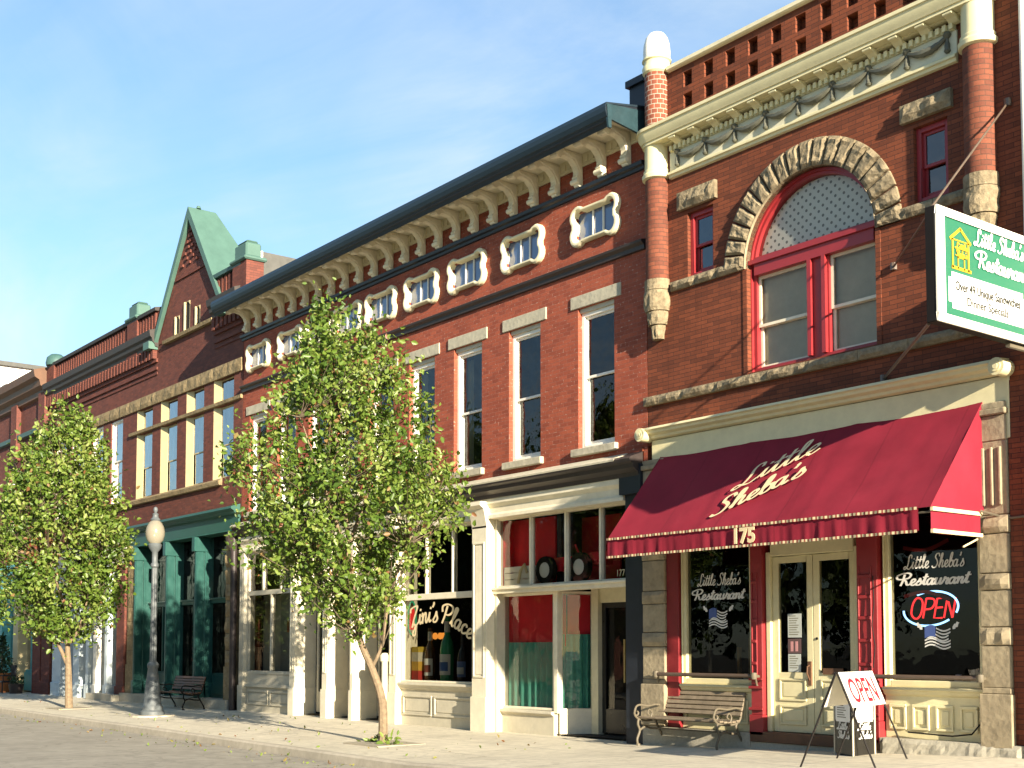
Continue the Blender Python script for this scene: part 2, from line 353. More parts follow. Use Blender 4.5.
def shell(mb, x0, x1, y0, y1, z0, z1, sides='lrbt'):
    if 'l' in sides: mb.quad((x0,y0,z0),(x0,y1,z0),(x0,y1,z1),(x0,y0,z1))
    if 'r' in sides: mb.quad((x1,y0,z0),(x1,y0,z1),(x1,y1,z1),(x1,y1,z0))
    if 'b' in sides: mb.quad((x0,y1,z0),(x1,y1,z0),(x1,y1,z1),(x0,y1,z1))
    if 't' in sides: mb.quad((x0,y0,z1),(x1,y0,z1),(x1,y1,z1),(x0,y1,z1))
    if 'd' in sides: mb.quad((x0,y0,z0),(x1,y0,z0),(x1,y1,z0),(x0,y1,z0))
def frame(mb, x0, x1, z0, z1, y0, y1, w, bars_x=(), bars_z=(), bw=.04, wt=None, wb=None):
    wt = w if wt is None else wt; wb = w if wb is None else wb
    mb.box(x0, x0+w, y0, y1, z0, z1); mb.box(x1-w, x1, y0, y1, z0, z1)
    mb.box(x0+w, x1-w, y0, y1, z1-wt, z1); mb.box(x0+w, x1-w, y0, y1, z0, z0+wb)
    for b in bars_x: mb.box(b-bw/2, b+bw/2, y0+.01, y1-.01, z0+wb, z1-wt)
    for b in bars_z: mb.box(x0+w, x1-w, y0+.005, y1-.005, b-bw/2, b+bw/2)
def pane(parent, x0, x1, z0, z1, y, mat, name='pane'):
    m = MB(); m.quad((x0,y,z0),(x1,y,z0),(x1,y,z1),(x0,y,z1)); return m.build(name, mat, parent, recalc=False)
def sash(parent, x0, x1, z0, z1, y, zr, mat, gmat, fw=.07, name='window'):
    m = MB(); frame(m, x0, x1, z0, z1, y, y+.12, fw); f = m.build(name, mat, parent, bevel=.006)
    u = MB(); frame(u, x0+fw, x1-fw, zr-.02, z1-fw, y+.045, y+.085, .045); frame(u, x0+fw, x1-fw, z0+fw, zr+.03, y+.088, y+.118, .045, wb=.07)
    u.build('sash', mat, f, bevel=.004)
    pane(f, x0+fw+.03, x1-fw-.03, zr, z1-fw-.03, y+.066, gmat); pane(f, x0+fw+.03, x1-fw-.03, z0+fw+.03, zr, y+.104, gmat)
    return f
def panel_recess(mb, x0, x1, z0, z1, y, b=.035, d=.03):
    """raised moulding ring with a bevelled field, standing proud of y"""
    for a in ((x0,x1,z1-b,z1),(x0,x1,z0,z0+b)): mb.box(a[0],a[1],y-d,y-.001,a[2],a[3])
    for a in ((x0,x0+b,z0+b,z1-b),(x1-b,x1,z0+b,z1-b)): mb.box(a[0],a[1],y-d,y-.001,a[2],a[3])
    mb.box(x0+b*2.2, x1-b*2.2, y-d*.45, y-.001, z0+b*2.2, z1-b*2.2)

# ------------------------------------------------------------------ lettering
GL = {
 'L': ([[(.62,.78),(.60,.97),(.44,1.0),(.36,.8),(.37,.45),(.28,.12),(.08,-.02),(-.02,.08),(.1,.18),(.3,.05),(.5,-.02),(.66,.12)]], .68),
 'i': ([[(0,.1),(.12,.3),(.17,.5),(.14,.2),(.19,.02),(.32,.1)], [(.21,.68),(.23,.75)]], .31),
 't': ([[(0,.1),(.14,.45),(.21,.88),(.15,.2),(.21,.02),(.34,.1)], [(.02,.6),(.36,.65)]], .33),
 'l': ([[(0,.1),(.2,.5),(.28,.9),(.21,1.0),(.14,.85),(.13,.25),(.2,.02),(.34,.1)]], .33),
 'e': ([[(0,.1),(.2,.2),(.34,.36),(.27,.5),(.13,.42),(.09,.2),(.16,.03),(.28,.0),(.44,.12)]], .43),
 'S': ([[(.62,.80),(.52,1.0),(.3,.96),(.24,.75),(.4,.55),(.5,.32),(.38,.05),(.15,.0),(.0,.12)]], .64),
 'h': ([[(0,.1),(.2,.5),(.28,.9),(.21,1.0),(.14,.8),(.08,.0)], [(.08,.0),(.15,.3),(.29,.5),(.37,.42),(.34,.12),(.4,.0),(.52,.1)]], .5),
 'b': ([[(0,.1),(.2,.5),(.27,.9),(.2,1.0),(.12,.8),(.09,.15),(.2,.0),(.36,.1),(.39,.32),(.28,.46),(.14,.34)], [(.3,.45),(.44,.42)]], .44),
 'a': ([[(.36,.42),(.22,.5),(.06,.36),(.04,.12),(.16,.0),(.3,.14),(.38,.48),(.35,.12),(.42,.0),(.52,.1)]], .51),
 "'": ([[(.08,.98),(.12,.92),(.05,.76)]], .16),
 's': ([[(0,.1),(.16,.34),(.2,.52),(.25,.38),(.34,.18),(.24,.02),(.08,.0),(.02,.08)]], .38),
 'R': ([[(.2,.88),(.17,.4),(.08,.0)], [(.1,.5),(-.22,.55),(-.3,.78),(.05,.98),(.45,1.0),(.64,.84),(.52,.6),(.2,.5),(.38,.35),(.52,.05),(.7,.08)]], .68),
 'u': ([[(0,.35),(.1,.5),(.08,.15),(.16,.0),(.32,.12),(.4,.5),(.37,.12),(.45,.0),(.54,.1)]], .53),
 'r': ([[(0,.1),(.1,.35),(.12,.54),(.2,.43),(.33,.45),(.28,.15),(.34,.0),(.44,.1)]], .43),
 'n': ([[(0,.35),(.08,.5),(.06,.0)], [(.06,.0),(.13,.3),(.27,.5),(.35,.4),(.32,.12),(.39,.0),(.48,.1)]], .47),
 'Z': ([[(.02,.80),(.12,.98),(.58,.96),(.34,.5),(.04,.03)], [(.04,.03),(.24,.12),(.38,-.05),(.26,-.42),(.04,-.34),(.34,-.05),(.62,.12)]], .62),
 'P': ([[(.24,.9),(.19,.4),(.08,.0)], [(-.02,.58),(-.06,.85),(.25,1.0),(.58,.96),(.66,.72),(.48,.5),(.2,.46)]], .68),
 'c': ([[(.32,.4),(.22,.5),(.06,.35),(.06,.12),(.17,.0),(.3,.04),(.4,.12)]], .39),
 ' ': ([], .3)}
def cat(pts, n=7):
    if len(pts) == 2: return [tuple(p) for p in pts]
    P_ = [pts[0]]+list(pts)+[pts[-1]]; o = []
    for i in range(1, len(P_)-2):
        for k in range(n):
            t = k/n; p0, p1, p2, p3 = P_[i-1:i+3]
            o.append(tuple(.5*((2*p1[d])+(-p0[d]+p2[d])*t+(2*p0[d]-5*p1[d]+4*p2[d]-p3[d])*t*t+(-p0[d]+3*p1[d]-3*p2[d]+p3[d])*t**3) for d in (0, 1)))
    o.append(tuple(pts[-1])); return o
LIFT = [0]
def ribbon(mb, pts, w, fn, thick=True, nrm=None):
    """flat pen stroke in (u,v) space mapped by fn"""
    n = len(pts); le = []; ri = []
    for i, p in enumerate(pts):
        a = pts[max(0, i-1)]; b = pts[min(n-1, i+1)]; dx, dy = b[0]-a[0], b[1]-a[1]; l_ = math.hypot(dx, dy) or 1
        ww = w*(.72+.5*abs(dy/l_)) if thick else w
        e = .35*w if i == 0 else (-.35*w if i == n-1 else 0)
        le.append(fn(p[0]-dx/l_*e-dy/l_*ww, p[1]-dy/l_*e+dx/l_*ww)); ri.append(fn(p[0]-dx/l_*e+dy/l_*ww, p[1]-dy/l_*e-dx/l_*ww))
    if nrm is not None:      # the pen never crosses itself in exactly one plane
        nv = Vector(nrm)
        for i in range(n):
            LIFT[0] += 1; d_ = nv*(LIFT[0] % 700)*9e-6; le[i] = Vector(le[i])+d_; ri[i] = Vector(ri[i])+d_
    mb.add(le+ri, [(i, i+1, n+i+1, n+i) for i in range(n-1)])
def script(mb, txt, w, fn, slant=.25, nrm=(0,-1,0)):
    x = 0
    for ch in txt:
        st, adv = GL[ch]
        for p in st: ribbon(mb, cat(p), w, lambda u, v, x=x: fn(x+u+slant*v, v), True, nrm)
        x += adv
    return x
def script_len(txt): return sum(GL[c][1] for c in txt)
def block(txt, size, origin, ux, uz, mat, parent, name='lettering', sx=1.0, ext=.002, shear=0, bold=0, align='CENTER'):
    c = bpy.data.curves.new(name, 'FONT'); c.body = txt; c.size = size; c.align_x = align; c.extrude = ext; c.shear = shear; c.offset = bold; c.resolution_u = 3
    t = bpy.data.objects.new(name+'_tmp', c); COL.objects.link(t); dg = bpy.context.evaluated_depsgraph_get(); me = bpy.data.meshes.new_from_object(t.evaluated_get(dg)); bpy.data.objects.remove(t)
    ux = Vector(ux); uz = Vector(uz); nn = ux.cross(uz); m = MB()
    m.v = [tuple(Vector(origin)+ux*(v.co.x*sx)+uz*v.co.y+nn*v.co.z) for v in me.vertices]; m.f = [tuple(p.vertices) for p in me.polygons]
    return m.build(name, mat, parent, recalc=False)
XD = (1,0,0); ZD = (0,0,1)

# ------------------------------------------------------------------ ground
def gz(x, y):
    b = -.06 + max(0.0, min(1.0, (x+16)/7.2))*.25
    return b - .018*min(max(-y, 0), 6)
def kerb_y(x): return -4.1 - .0235*(x+38.5)
g = MB(); g.box(-400, 400, -400, 400, -.6, -.42); struct(g.build('ground', M['earth'], org=(0,0,-.42)))
rd = MB(); xs = [-300, -150, -90] + [q for q in range(-70, 41, 2)] + [80, 200]
for i in range(len(xs)-1):
    a, b = xs[i], xs[i+1]; za = min(-.25, gz(a,-4.3)-.15) if a < -12 else gz(a,-4.3)-.15; zb = min(-.25, gz(b,-4.3)-.15) if b < -12 else gz(b,-4.3)-.15
    rd.quad((a,-14,-.3),(b,-14,-.3),(b,kerb_y(b)-.02,zb),(a,kerb_y(a)-.02,za))
struct(rd.build('road', M['asphalt'], org=(0,-9,-.3)))
sw = MB()
xs = [-200, -120, -80] + [-70+1.0*i for i in range(81)] + [30, 80]
for i in range(len(xs)-1):
    a, b = xs[i], xs[i+1]; fr_ = [0, .25, .5, .75, 1]
    for j in range(4):
        def P_(x, f): y = .9+(kerb_y(x)+.16-.9)*f; return (x, y, gz(x, y))
        sw.quad(P_(a,fr_[j+1]), P_(b,fr_[j+1]), P_(b,fr_[j]), P_(a,fr_[j]))
struct(sw.build('sidewalk', M['walk'], org=(-20,-2,-.1), smooth=True))
kb = MB()
for i in range(len(xs)-1):
    a, b = xs[i], xs[i+1]; vs = []
    for x in (a, b):
        k = kerb_y(x); z = gz(x, k)+.004
        vs += [(x,k-.02,z-.3),(x,k,z-.03),(x,k+.03,z),(x,k+.165,z),(x,k+.165,z-.3)]
    kb.add(vs, [(i_, i_+1, i_+6, i_+5) for i_ in range(4)])
struct(kb.build('kerb', M['kerb'], org=(-20,-4.5,-.1)))
ow = MB(); ow.box(-200, 60, -22, -14.02, -.5, -.2); struct(ow.build('far_pavement', M['walk'], org=(-20,-18,-.2)))
# ================================================================== RESTAURANT (right)
AX0, AX1 = -15.58, -8.60
A = thing('restaurant_building', 'orange brick restaurant building with a big stone arched window and round corner columns', 'building', (-12.1, 0, 0))
ACX, AR, ASP, ARO = -12.1, 1.24, 7.6, 1.66
w = MB()
holes = [(-13.34,-10.86,5.92,8.86,1), (-14.61,-14.03,7.76,8.86), (-10.23,-9.69,7.78,8.86)]
facade(w, AX0, AX1, 5.05, 10.6, 0, holes, .22)
NA = 28
arc = [(ACX+AR*math.cos(math.pi*i/NA), ASP+AR*math.sin(math.pi*i/NA)*1.016) for i in range(NA+1)]
for i in range(NA):                      # spandrels over the arch and its soffit
    (xa,za),(xb,zb) = arc[i], arc[i+1]
    w.quad((xa,0,za),(xa,0,8.86),(xb,0,8.86),(xb,0,zb)); w.quad((xa,0,za),(xb,0,zb),(xb,.22,zb),(xa,.22,za))
# pierced brick parapet
ph = []
for k in range(11):
    hx = -14.68+.48*k
    ph += [(hx, hx+.2, 11.05, 11.31), (hx, hx+.2, 10.69, 10.93)]
facade(w, -15.0, AX1, 10.6, 11.42, 0, ph, .16)
for h in ph: w.quad((h[0],.16,h[2]),(h[1],.16,h[2]),(h[1],.16,h[3]),(h[0],.16,h[3]))
shell(w, AX0, AX1, 0, 14, 0, 10.6, 'lrb'); shell(w, AX0, AX1, 0, 14, 10.2, 10.6, 't'); w.quad((AX0,.3,10.6),(AX1,.3,10.6),(AX1,.3,11.42),(AX0,.3,11.42))
w.quad((AX0,0,10.6),(AX0,.3,10.6),(AX0,.3,11.42),(AX0,0,11.42)); w.quad((-15.0,0,10.6),(-15.0,0,11.42),(AX0,0,11.42),(AX0,0,10.6))
A_wall = w.build('wall', M['brick_a'], A)
# room behind: upper floor and dining room
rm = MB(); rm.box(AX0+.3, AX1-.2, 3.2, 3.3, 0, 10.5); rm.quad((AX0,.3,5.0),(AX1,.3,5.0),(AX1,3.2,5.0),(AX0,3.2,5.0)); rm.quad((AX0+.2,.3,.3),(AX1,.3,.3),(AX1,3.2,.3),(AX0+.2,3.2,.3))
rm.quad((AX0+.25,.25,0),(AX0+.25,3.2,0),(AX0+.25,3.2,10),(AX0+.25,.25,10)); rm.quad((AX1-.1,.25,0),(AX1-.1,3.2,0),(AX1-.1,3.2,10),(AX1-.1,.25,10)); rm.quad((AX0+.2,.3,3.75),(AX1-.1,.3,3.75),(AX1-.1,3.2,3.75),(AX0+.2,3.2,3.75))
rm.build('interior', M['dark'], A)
# rock-faced stone
for k in range(19):
    a0 = math.pi*k/19; a1 = math.pi*(k+1)/19-.022
    def q(u, v, a0=a0, a1=a1):
        a = a1+(a0-a1)*u; r_ = AR+.012+(ARO-AR)*v; return (ACX+r_*math.cos(a), ASP+r_*math.sin(a))
    m = MB(); m.rough(0, .38, 0, .42, -.045, .02, .05, k+1, .055, q); m.build('arch_stone', M['stone'], A)
am = MB()   # smooth inner reveal ring of the arch
for i in range(NA):
    (xa,za),(xb,zb) = arc[i], arc[i+1]
    am.quad((xa,-.05,za),(xb,-.05,zb),(xb,.1,zb),(xa,.1,za)); 
am.build('arch_reveal', M['stone_s'], A, smooth=True)
def stone_block(x0, x1, z0, z1, y0, amp, sd_, name='stone_lintel', mat='stone', y1=.02): 
    m = MB(); m.rough(x0, x1, z0, z1, y0, y1, amp, sd_); return m.build(name, M[mat], A)
for k, (xa, xb) in enumerate(((-14.98,-14.42),(-14.41,-13.96),(-13.95,-13.37),(-10.83,-10.45),(-10.44,-9.92),(-9.91,-9.42))):
    bl = MB(); bl.rough(xa, xb, 7.60, 7.755, -.045, .02, .05, 31+k); bl.build('belt_stone', M['stone'], A)
stone_block(-14.79,-13.93,8.93,9.23,-.07,.06,41); stone_block(-10.40,-9.59,8.95,9.21,-.07,.06,42)
sb = MB(); xx = AX0-.05
for k, l_ in enumerate((.9,.75,1.05,.8,.95,.85,.9,.6)): sb.rough(xx, min(xx+l_-.008, AX1), 5.73, 5.88, -.07, .02, .05, 50+k); xx += l_
sb.build('sill_course', M['stone'], A)
for x0, x1 in ((-13.37,-13.345),(-10.855,-10.83)):
    m = MB(); m.box(x0-.03, x1+.03, -.012, .1, 5.9, ASP); m.build('quoin_strip', M['brick_a'], A)
# columns
CY = -.04
for cx_, sd_ in ((-15.27, 1), (-9.17, 2)):
    c = thing_c = bpy.data.objects.new('column', None); COL.objects.link(c); c.parent = A; c.location = Vector((cx_, CY, 0)) - wl(A)
    def part(name, prof, mat, n=28, smooth=True):
        m = MB(); m.lathe(cx_, CY, prof, n); o = m.build(name, M[mat], c, smooth=smooth); return o
    part('column_shaft', [(.212,7.84),(.212,9.6)], 'brick_col')
    part('column_capital', [(.214,9.58),(.26,9.6),(.268,9.66),(.238,9.7),(.242,9.74),(.22,9.76),(.22,10.3)], 'cream')
    part('turret', [(.212,10.3),(.212,11.46)], 'brick_tur')
    part('turret_ring', [(.212,11.45),(.245,11.48),(.255,11.56),(.225,11.62),(.225,11.67),(.255,11.69),(.25,11.72),(.22,11.73)], 'cream')
    part('turret_dome', [(.228,11.72),(.235,11.85),(.225,11.98),(.192,12.1),(.135,12.18),(.06,12.22),(0,12.23)], 'white')
    m = MB()
    for (r0, r1, z0, z1, am_) in ((.235,.235,7.66,7.84,0),(.222,.238,7.3,7.65,1),(.172,.198,7.07,7.29,1),(.105,.135,6.83,7.06,1)):
        vs = []; n = 22; nz_ = 6
        for j in range(nz_+1):
            for k in range(n):
                a = 2*math.pi*k/n; t = j/nz_; rr = r0+(r1-r0)*t; rr += am_*.035*(noise.noise((math.cos(a)*3+cx_, math.sin(a)*3, (z0+(z1-z0)*t)*6))+.2)*(0 if j in (0,nz_) else 1)
                vs.append((cx_+rr*math.cos(a), CY+rr*math.sin(a), z0+(z1-z0)*t))
        m.add(vs, [(j*n+k, j*n+(k+1)%n, (j+1)*n+(k+1)%n, (j+1)*n+k) for j in range(nz_) for k in range(n)] + [tuple(range(n-1,-1,-1)), tuple(range(nz_*n, (nz_+1)*n))])
    m.build('corbel', M['stone'], c)
# cornice and frieze
cm = MB(); prof = [(.0,10.50),(-.36,10.45),(-.385,10.435),(-.385,10.385),(-.36,10.38),(-.352,10.32),(-.315,10.26),(-.295,10.22),(-.275,10.22),(-.275,10.17),(-.12,10.17),(-.12,10.14),(0,10.14)]
cm.pyz(prof, -15.28, -9.2)
cl = [(max(0.001, -y), z) for y, z in prof if y < -.01]
cm.lathe(-15.28, 0, [(q_[0]-.0, q_[1]) for q_ in cl], 20, math.pi, 1.5*math.pi); cm.lathe(-9.2, 0, cl, 20, 1.5*math.pi, 2*math.pi)
cm.build('cornice', M['cream'], A, smooth=True)
for k in range(13):
    x = -14.72+.435*k; m = MB(); m.pyz([(-.02,10.06),(-.02,10.165),(-.265,10.165),(-.258,10.13),(-.16,10.115),(-.09,10.07)], x-.075, x+.075); m.build('modillion', M['cream'], A, bevel=.008)
dm = MB(); dm.box(-14.95,-9.52,-.05,.0,9.99,10.09); x = -14.93
while x < -9.55: dm.box(x, x+.055, -.10, -.05, 10.0, 10.085); x += .105
dm.build('dentil_band', M['cream'], A)
m = MB(); m.box(-14.98,-9.5,-.03,0,9.66,9.99); m.build('frieze', M['frieze_grey'], A)
m = MB(); m.pyz([(0,9.54),(-.05,9.55),(-.06,9.59),(-.09,9.6),(-.09,9.635),(-.05,9.65),(-.04,9.67),(0,9.67)], -14.98, -9.5); m.build('frieze_moulding', M['cream'], A, smooth=True)
tx = [-14.78+.644*k for k in range(9)]
for k in range(8):
    m = MB(); pts = [(tx[k]+.644*t, -.055-.02*math.sin(math.pi*t), 9.94-.15*4*t*(1-t)*.75) for t in [i/12 for i in range(13)]]
    m.tube(pts, [.018+.034*math.sin(math.pi*i/12)+.008*(i%2) for i in range(13)], 7); m.build('swag', M['swag'], A, smooth=True)
for x in tx:
    m = MB(); m.lathe(x, -.055, [(.0,10.0),(.045,9.99),(.06,9.955),(.045,9.925),(.018,9.91),(.024,9.87),(.04,9.82),(.038,9.76),(.05,9.73),(.03,9.705),(0,9.70)], 9); m.build('tassel', M['swag'], A, smooth=True)
m = MB(); m.pyz([(.34,11.42),(-.06,11.42),(-.09,11.44),(-.09,11.5),(.34,11.54)], -15.0, AX1); m.build('coping', M['cream2'], A)
m = MB(); m.box(-16.0,-15.60,.0,.25,10.5,11.5); m.box(-16.05,-15.6,-.06,.3,11.5,11.62); m.build('parapet_return', M['navy'], A)
# great arched window
gf = MB(); X0, X1 = -13.34, -10.86; yw = .13
for x0, x1 in ((X0, X0+.11), (X1-.11, X1)): gf.box(x0, x1, yw, yw+.14, 5.92, ASP)
for x0, x1, yy in ((X0, X0+.045, yw-.05), (X1-.045, X1, yw-.05)): gf.box(x0, x1, yy, yw, 5.92, ASP)
gf.box(X0+.11, X1-.11, yw, yw+.14, 5.92, 6.0)
gf.box(X0+.11, X1-.11, yw-.06, yw+.14, 7.48, 7.66); gf.box(X0+.02, X1-.02, yw-.10, yw+.0, 7.66, 7.73); gf.box(X0+.11, X1-.11, yw-.03, yw+.1, 7.73, 7.78)
gf.box(-12.22, -11.82, yw, yw+.13, 6.0, 7.48)
for x in (-12.19, -11.92): gf.box(x, x+.07, yw-.06, yw, 6.0, 7.48)
for r0, r1, y0, y1 in ((AR-.075, AR+.01, yw, yw+.14), (AR-.03, AR+.012, yw-.04, yw)):
    vs = []; fs = []
    for i in range(NA+1):
        a = math.pi*i/NA
        for r_, y in ((r0,y0),(r1,y0),(r1,y1),(r0,y1)): vs.append((ACX+r_*math.cos(a), y, ASP+r_*math.sin(a)))
    for i in range(NA):
        for j in range(4): fs.append((i*4+j, i*4+(j+1)%4, (i+1)*4+(j+1)%4, (i+1)*4+j))
    gf.add(vs, fs)
gw = gf.build('arched_window', M['red'], A, smooth=True)
for x0, x1 in ((X0+.11, -12.22), (-11.82, X1-.11)):
    m = MB(); frame(m, x0, x1, 6.66, 7.48, yw+.05, yw+.09, .045); frame(m, x0, x1, 6.0, 6.70, yw+.092, yw+.13, .05); m.build('sash', M['ivory'], gw)
    pane(gw, x0, x1, 6.68, 7.48, yw+.07, M['glass']); pane(gw, x0, x1, 6.0, 6.68, yw+.11, M['glass'])
    m = MB(); m.box(x0, x1, yw+.145, yw+.15, 6.05, 7.5); m.build('blind', M['blind'], gw)
m = MB(); gp = [(ACX+(AR-.07)*math.cos(math.pi*i/NA), ASP+(AR-.07)*math.sin(math.pi*i/NA)) for i in range(NA+1)]
gp = [(p_[0], max(p_[1], 7.76)) for p_ in gp]
m.add([(x, yw+.07, z) for x, z in gp], [tuple(range(len(gp)))]); m.build('fanlight_pane', M['glass'], gw, recalc=False)
s = N('dotted lace curtain'); co = obj_co(s); mp_ = s.n('ShaderNodeMapping'); mp_.inputs['Rotation'].default_value = (0, R(45), 0); s.l(co, mp_.inputs[0])
sp = s.n('ShaderNodeSeparateXYZ'); s.l(mp_.outputs[0], sp.inputs[0])
d1 = s.math('SUBTRACT', s.math('FRACT', s.math('MULTIPLY', sp.outputs[0], 9.0)), .5); d2 = s.math('SUBTRACT', s.math('FRACT', s.math('MULTIPLY', sp.outputs[2], 9.0)), .5)
rr = s.math('ADD', s.math('MULTIPLY', d1, d1), s.math('MULTIPLY', d2, d2))
M['lace'] = s.fin(s.princ(s.mix(s.math('LESS_THAN', rr, .045), (.78,.76,.70), (.22,.21,.18)), .9, .1))
m = MB(); m.add([(x, yw+.14, z) for x, z in gp], [tuple(range(len(gp)))]); m.build('lace_curtain', M['lace'], gw, recalc=False)
# small side windows
for x0, x1, z0, z1 in ((-14.61,-14.03,7.76,8.86),(-10.23,-9.69,7.78,8.86)):
    f = sash(A, x0, x1, z0, z1, .07, (z0+z1)/2-.02, M['red'], M['glass_sky'], .075)
# ---- shop front
fa = MB(); fa.box(-15.47,-8.86,-.03,.25,4.3,5.12); fa.box(-15.3,-8.95,.0,.25,3.6,4.3); fa.build('fascia', M['cream'], A, bevel=.01)
fc = MB(); fc.pyz([(0,5.34),(-.20,5.32),(-.22,5.28),(-.18,5.26),(-.17,5.22),(-.10,5.19),(-.09,5.15),(-.03,5.13),(0,5.13)], -15.5, -8.86); fc.build('shopfront_cornice', M['cream'], A)
for x in (-15.54, -8.9):
    m = MB()
    for r_, y0 in ((.115,-.26),(.07,-.275),(.035,-.285)):
        m.pxz([(x+r_*math.cos(2*math.pi*k/16), 5.21+r_*math.sin(2*math.pi*k/16)) for k in range(16)], y0, 0)
    m.build('scroll_end', M['cream'], A, smooth=True)
# stone pilasters
for x0, x1 in ((-15.69,-15.16), (-9.32,-8.9)):
    m = MB(); sd_ = int(-x0*10)
    m.box(x0-.02, x1+.02, -.10, .2, .28, .98); m.box(x0+.0, x1, -.07, .2, .98, 1.06)
    z = 1.06
    for k, hh in enumerate((.55,.24,.48,.22,.52,.24)):
        if k % 2: m.rough(x0-.01, x1+.01, z, z+hh-.008, -.07, .2, .05, sd_+k)
        else: m.box(x0, x1, -.06, .2, z, z+hh-.008)
        z += hh
    m.box(x0, x1, -.05, .2, z, 4.28)
    for k in range(3):
        xx = x0+.09+(x1-x0-.18)*(k/2); m.box(xx-.022, xx+.022, -.085, -.05, z+.12, 4.2)
    m.box(x0, x1, -.06, .2, 4.28, 4.62); m.box(x0-.02, x1+.02, -.11, .2, 4.62, 4.70); m.box(x0-.0, x1+.0, -.06, .2, 4.7, 4.79)
    m.build('stone_pilaster', M['stone_s'], A, bevel=.012)
# bulkheads, window frames
def shop_bay(x0, x1, zb, zs, ztop, npan, lab):
    b = MB(); b.box(x0, x1, .06, .2, zb, zs-.12)
    n = npan; wd = (x1-x0-.1)/n
    for k in range(n): panel_recess(b, x0+.08+wd*k, x0+wd*(k+1)-.02, zb+.12, zs-.24, .06)
    b.pyz([(.2,zs),(-.02,zs-.005),(-.03,zs-.04),(.0,zs-.06),(.02,zs-.10),(.06,zs-.13),(.2,zs-.13)], x0, x1)
    b.build('bulkhead', M['cream'], A, bevel=.006)
    f = MB(); frame(f, x0, x1, zs, ztop, .06, .18, .09); f.box(x0+.005, x0+.03, .03, .06, zs, ztop)
    fr_ = f.build('shop_window', M['cream'], A, bevel=.01)
    p = pane(fr_, x0+.08, x1-.08, zs+.05, ztop-.05, .12, M['glass_d'])
    return fr_, p
wL, pL = shop_bay(-14.87, -13.31, .27, 1.0, 3.62, 2, 0)
wR, pR = shop_bay(-10.9, -9.33, .33, 1.04, 3.62, 4, 0)
m = MB(); m.box(-15.155,-14.875,-.02,.2,.27,3.6); m.build('trim_post', M['red_dk'], A, bevel=.01)
for x0, x1 in ((-13.305,-13.03),(-11.30,-10.91)):
    m = MB(); m.box(x0, x1, -.08, .22, .24, .55); m.box(x0+.02, x1-.02, -.05, .22, .55, 3.62)
    for z in (1.15, 1.32, 1.66, 1.98, 2.28, 2.58): 
        m.box(x0+.05, x1-.12, -.075, -.05, z, z+.05)
    for z in (.62, .95, 1.08): m.box(x0-.005, x1+.005, -.09, -.05, z, z+.045)
    m.box(x0+.045, x0+.07, -.068, -.05, 1.15, 2.75); m.box(x1-.13, x1-.11, -.068, -.05, 1.15, 2.75)
    m.build('iron_pilaster', M['red'], A, bevel=.008)
# door
df = MB(); df.box(-13.03,-12.94,.02,.2,.3,3.06); df.box(-11.38,-11.30,.02,.2,.3,3.06); df.box(-12.94,-11.38,.02,.2,2.99,3.2); df.box(-13.03,-11.3,.0,.2,3.2,3.62)
for z in (1.2,1.6,2.0,2.4): pass
D_ = df.build('door_frame', M['cream'], A, bevel=.01)
for x0, x1, hs in ((-12.935,-12.165,1),(-12.155,-11.385,-1)):
    m = MB(); frame(m, x0, x1, .31, 2.98, .07, .13, .11, wt=.1, wb=.9)
    for z0, z1 in ((.42,.72),(.78,1.12)): panel_recess(m, x0+.13, x1-.13, z0, z1, .07, .03, .022)
    d = m.build('door', M['cream'], A, bevel=.006); pane(d, x0+.1, x1-.1, 1.2, 2.9, .1, M['glass_d'])
    if hs == 1:
        h = MB(); h.box(-12.255,-12.195,.045,.07,1.02,1.38); h.tube([(-12.225,.05,1.32),(-12.225,-.0,1.3),(-12.225,-.01,1.2),(-12.225,.05,1.1)], .012); h.build('handle', M['brown'], d)
    else:
        h = MB(); h.box(-11.98,-11.62,.05,.07,1.19,1.28); h.build('letter_slot', M['brown'], d)
        h = MB(); h.lathe(0,0,[(0,0),(.02,.001),(.02,.012),(0,.014)],10); h.v = [(-12.09+x, .07-z, 1.72+y) for x,y,z in h.v]; h.build('lock', M['blackm'], d)
m = MB(); m.box(-13.3,-10.92,-.08,.3,.14,.30); m.build('threshold', M['brown'], A, bevel=.01)
p = MB(); p.rough(-10.9,-8.76,.02,.33,-.09,.2,.03,71,.06); p.box(-15.7,-13.31,-.06,.2,-.2,.27); p.box(-13.31,-10.9,-.05,.2,-.2,.14); p.build('plinth', M['plinth'], A)
for x0, x1 in ((-8.89,AX1),(AX0+.06-.2,-15.7)):
    m = MB(); m.box(x0, x1, -.02, .2, -.2, 5.05); m.build('brick_edge', M['brick_a'], A)

# glimpses inside the dining room
m = MB(); m.box(-15.1,-9.0,.3,.9,.3,1.08); m.build('window_shelf', M['dark'], A)
m = MB()
for x, z1, wd in ((-14.35,1.75,.07),(-13.95,1.95,.09),(-14.6,1.6,.05)): m.box(x, x+wd, 1.1, 1.15, 1.05, z1)
m.build('inner_woodwork', paint('lit inner woodwork', (.30,.17,.04), .6), A)
for i, (x, hh, mt) in enumerate(((-13.9,.09,'white'),(-13.75,.14,'greyp'),(-13.55,.22,'turq'),(-10.05,.13,'siding'),(-9.8,.2,'greyp'))):
    m = MB(); m.lathe(x, .55, [(.0,1.08),(.055,1.08),(.06,1.08+hh*.7),(.04,1.08+hh),(0,1.08+hh)], 12)
    tag(m.build('table_item', M[mt], org=(x,.55,1.08), smooth=True), ['small white cup on the shelf inside the left restaurant window','grey jar beside the white cup inside the left restaurant window','turquoise tumbler inside the left restaurant window by the red pilaster','short white cup inside the right restaurant window','grey jar inside the right restaurant window below the flag'][i], 'tableware')
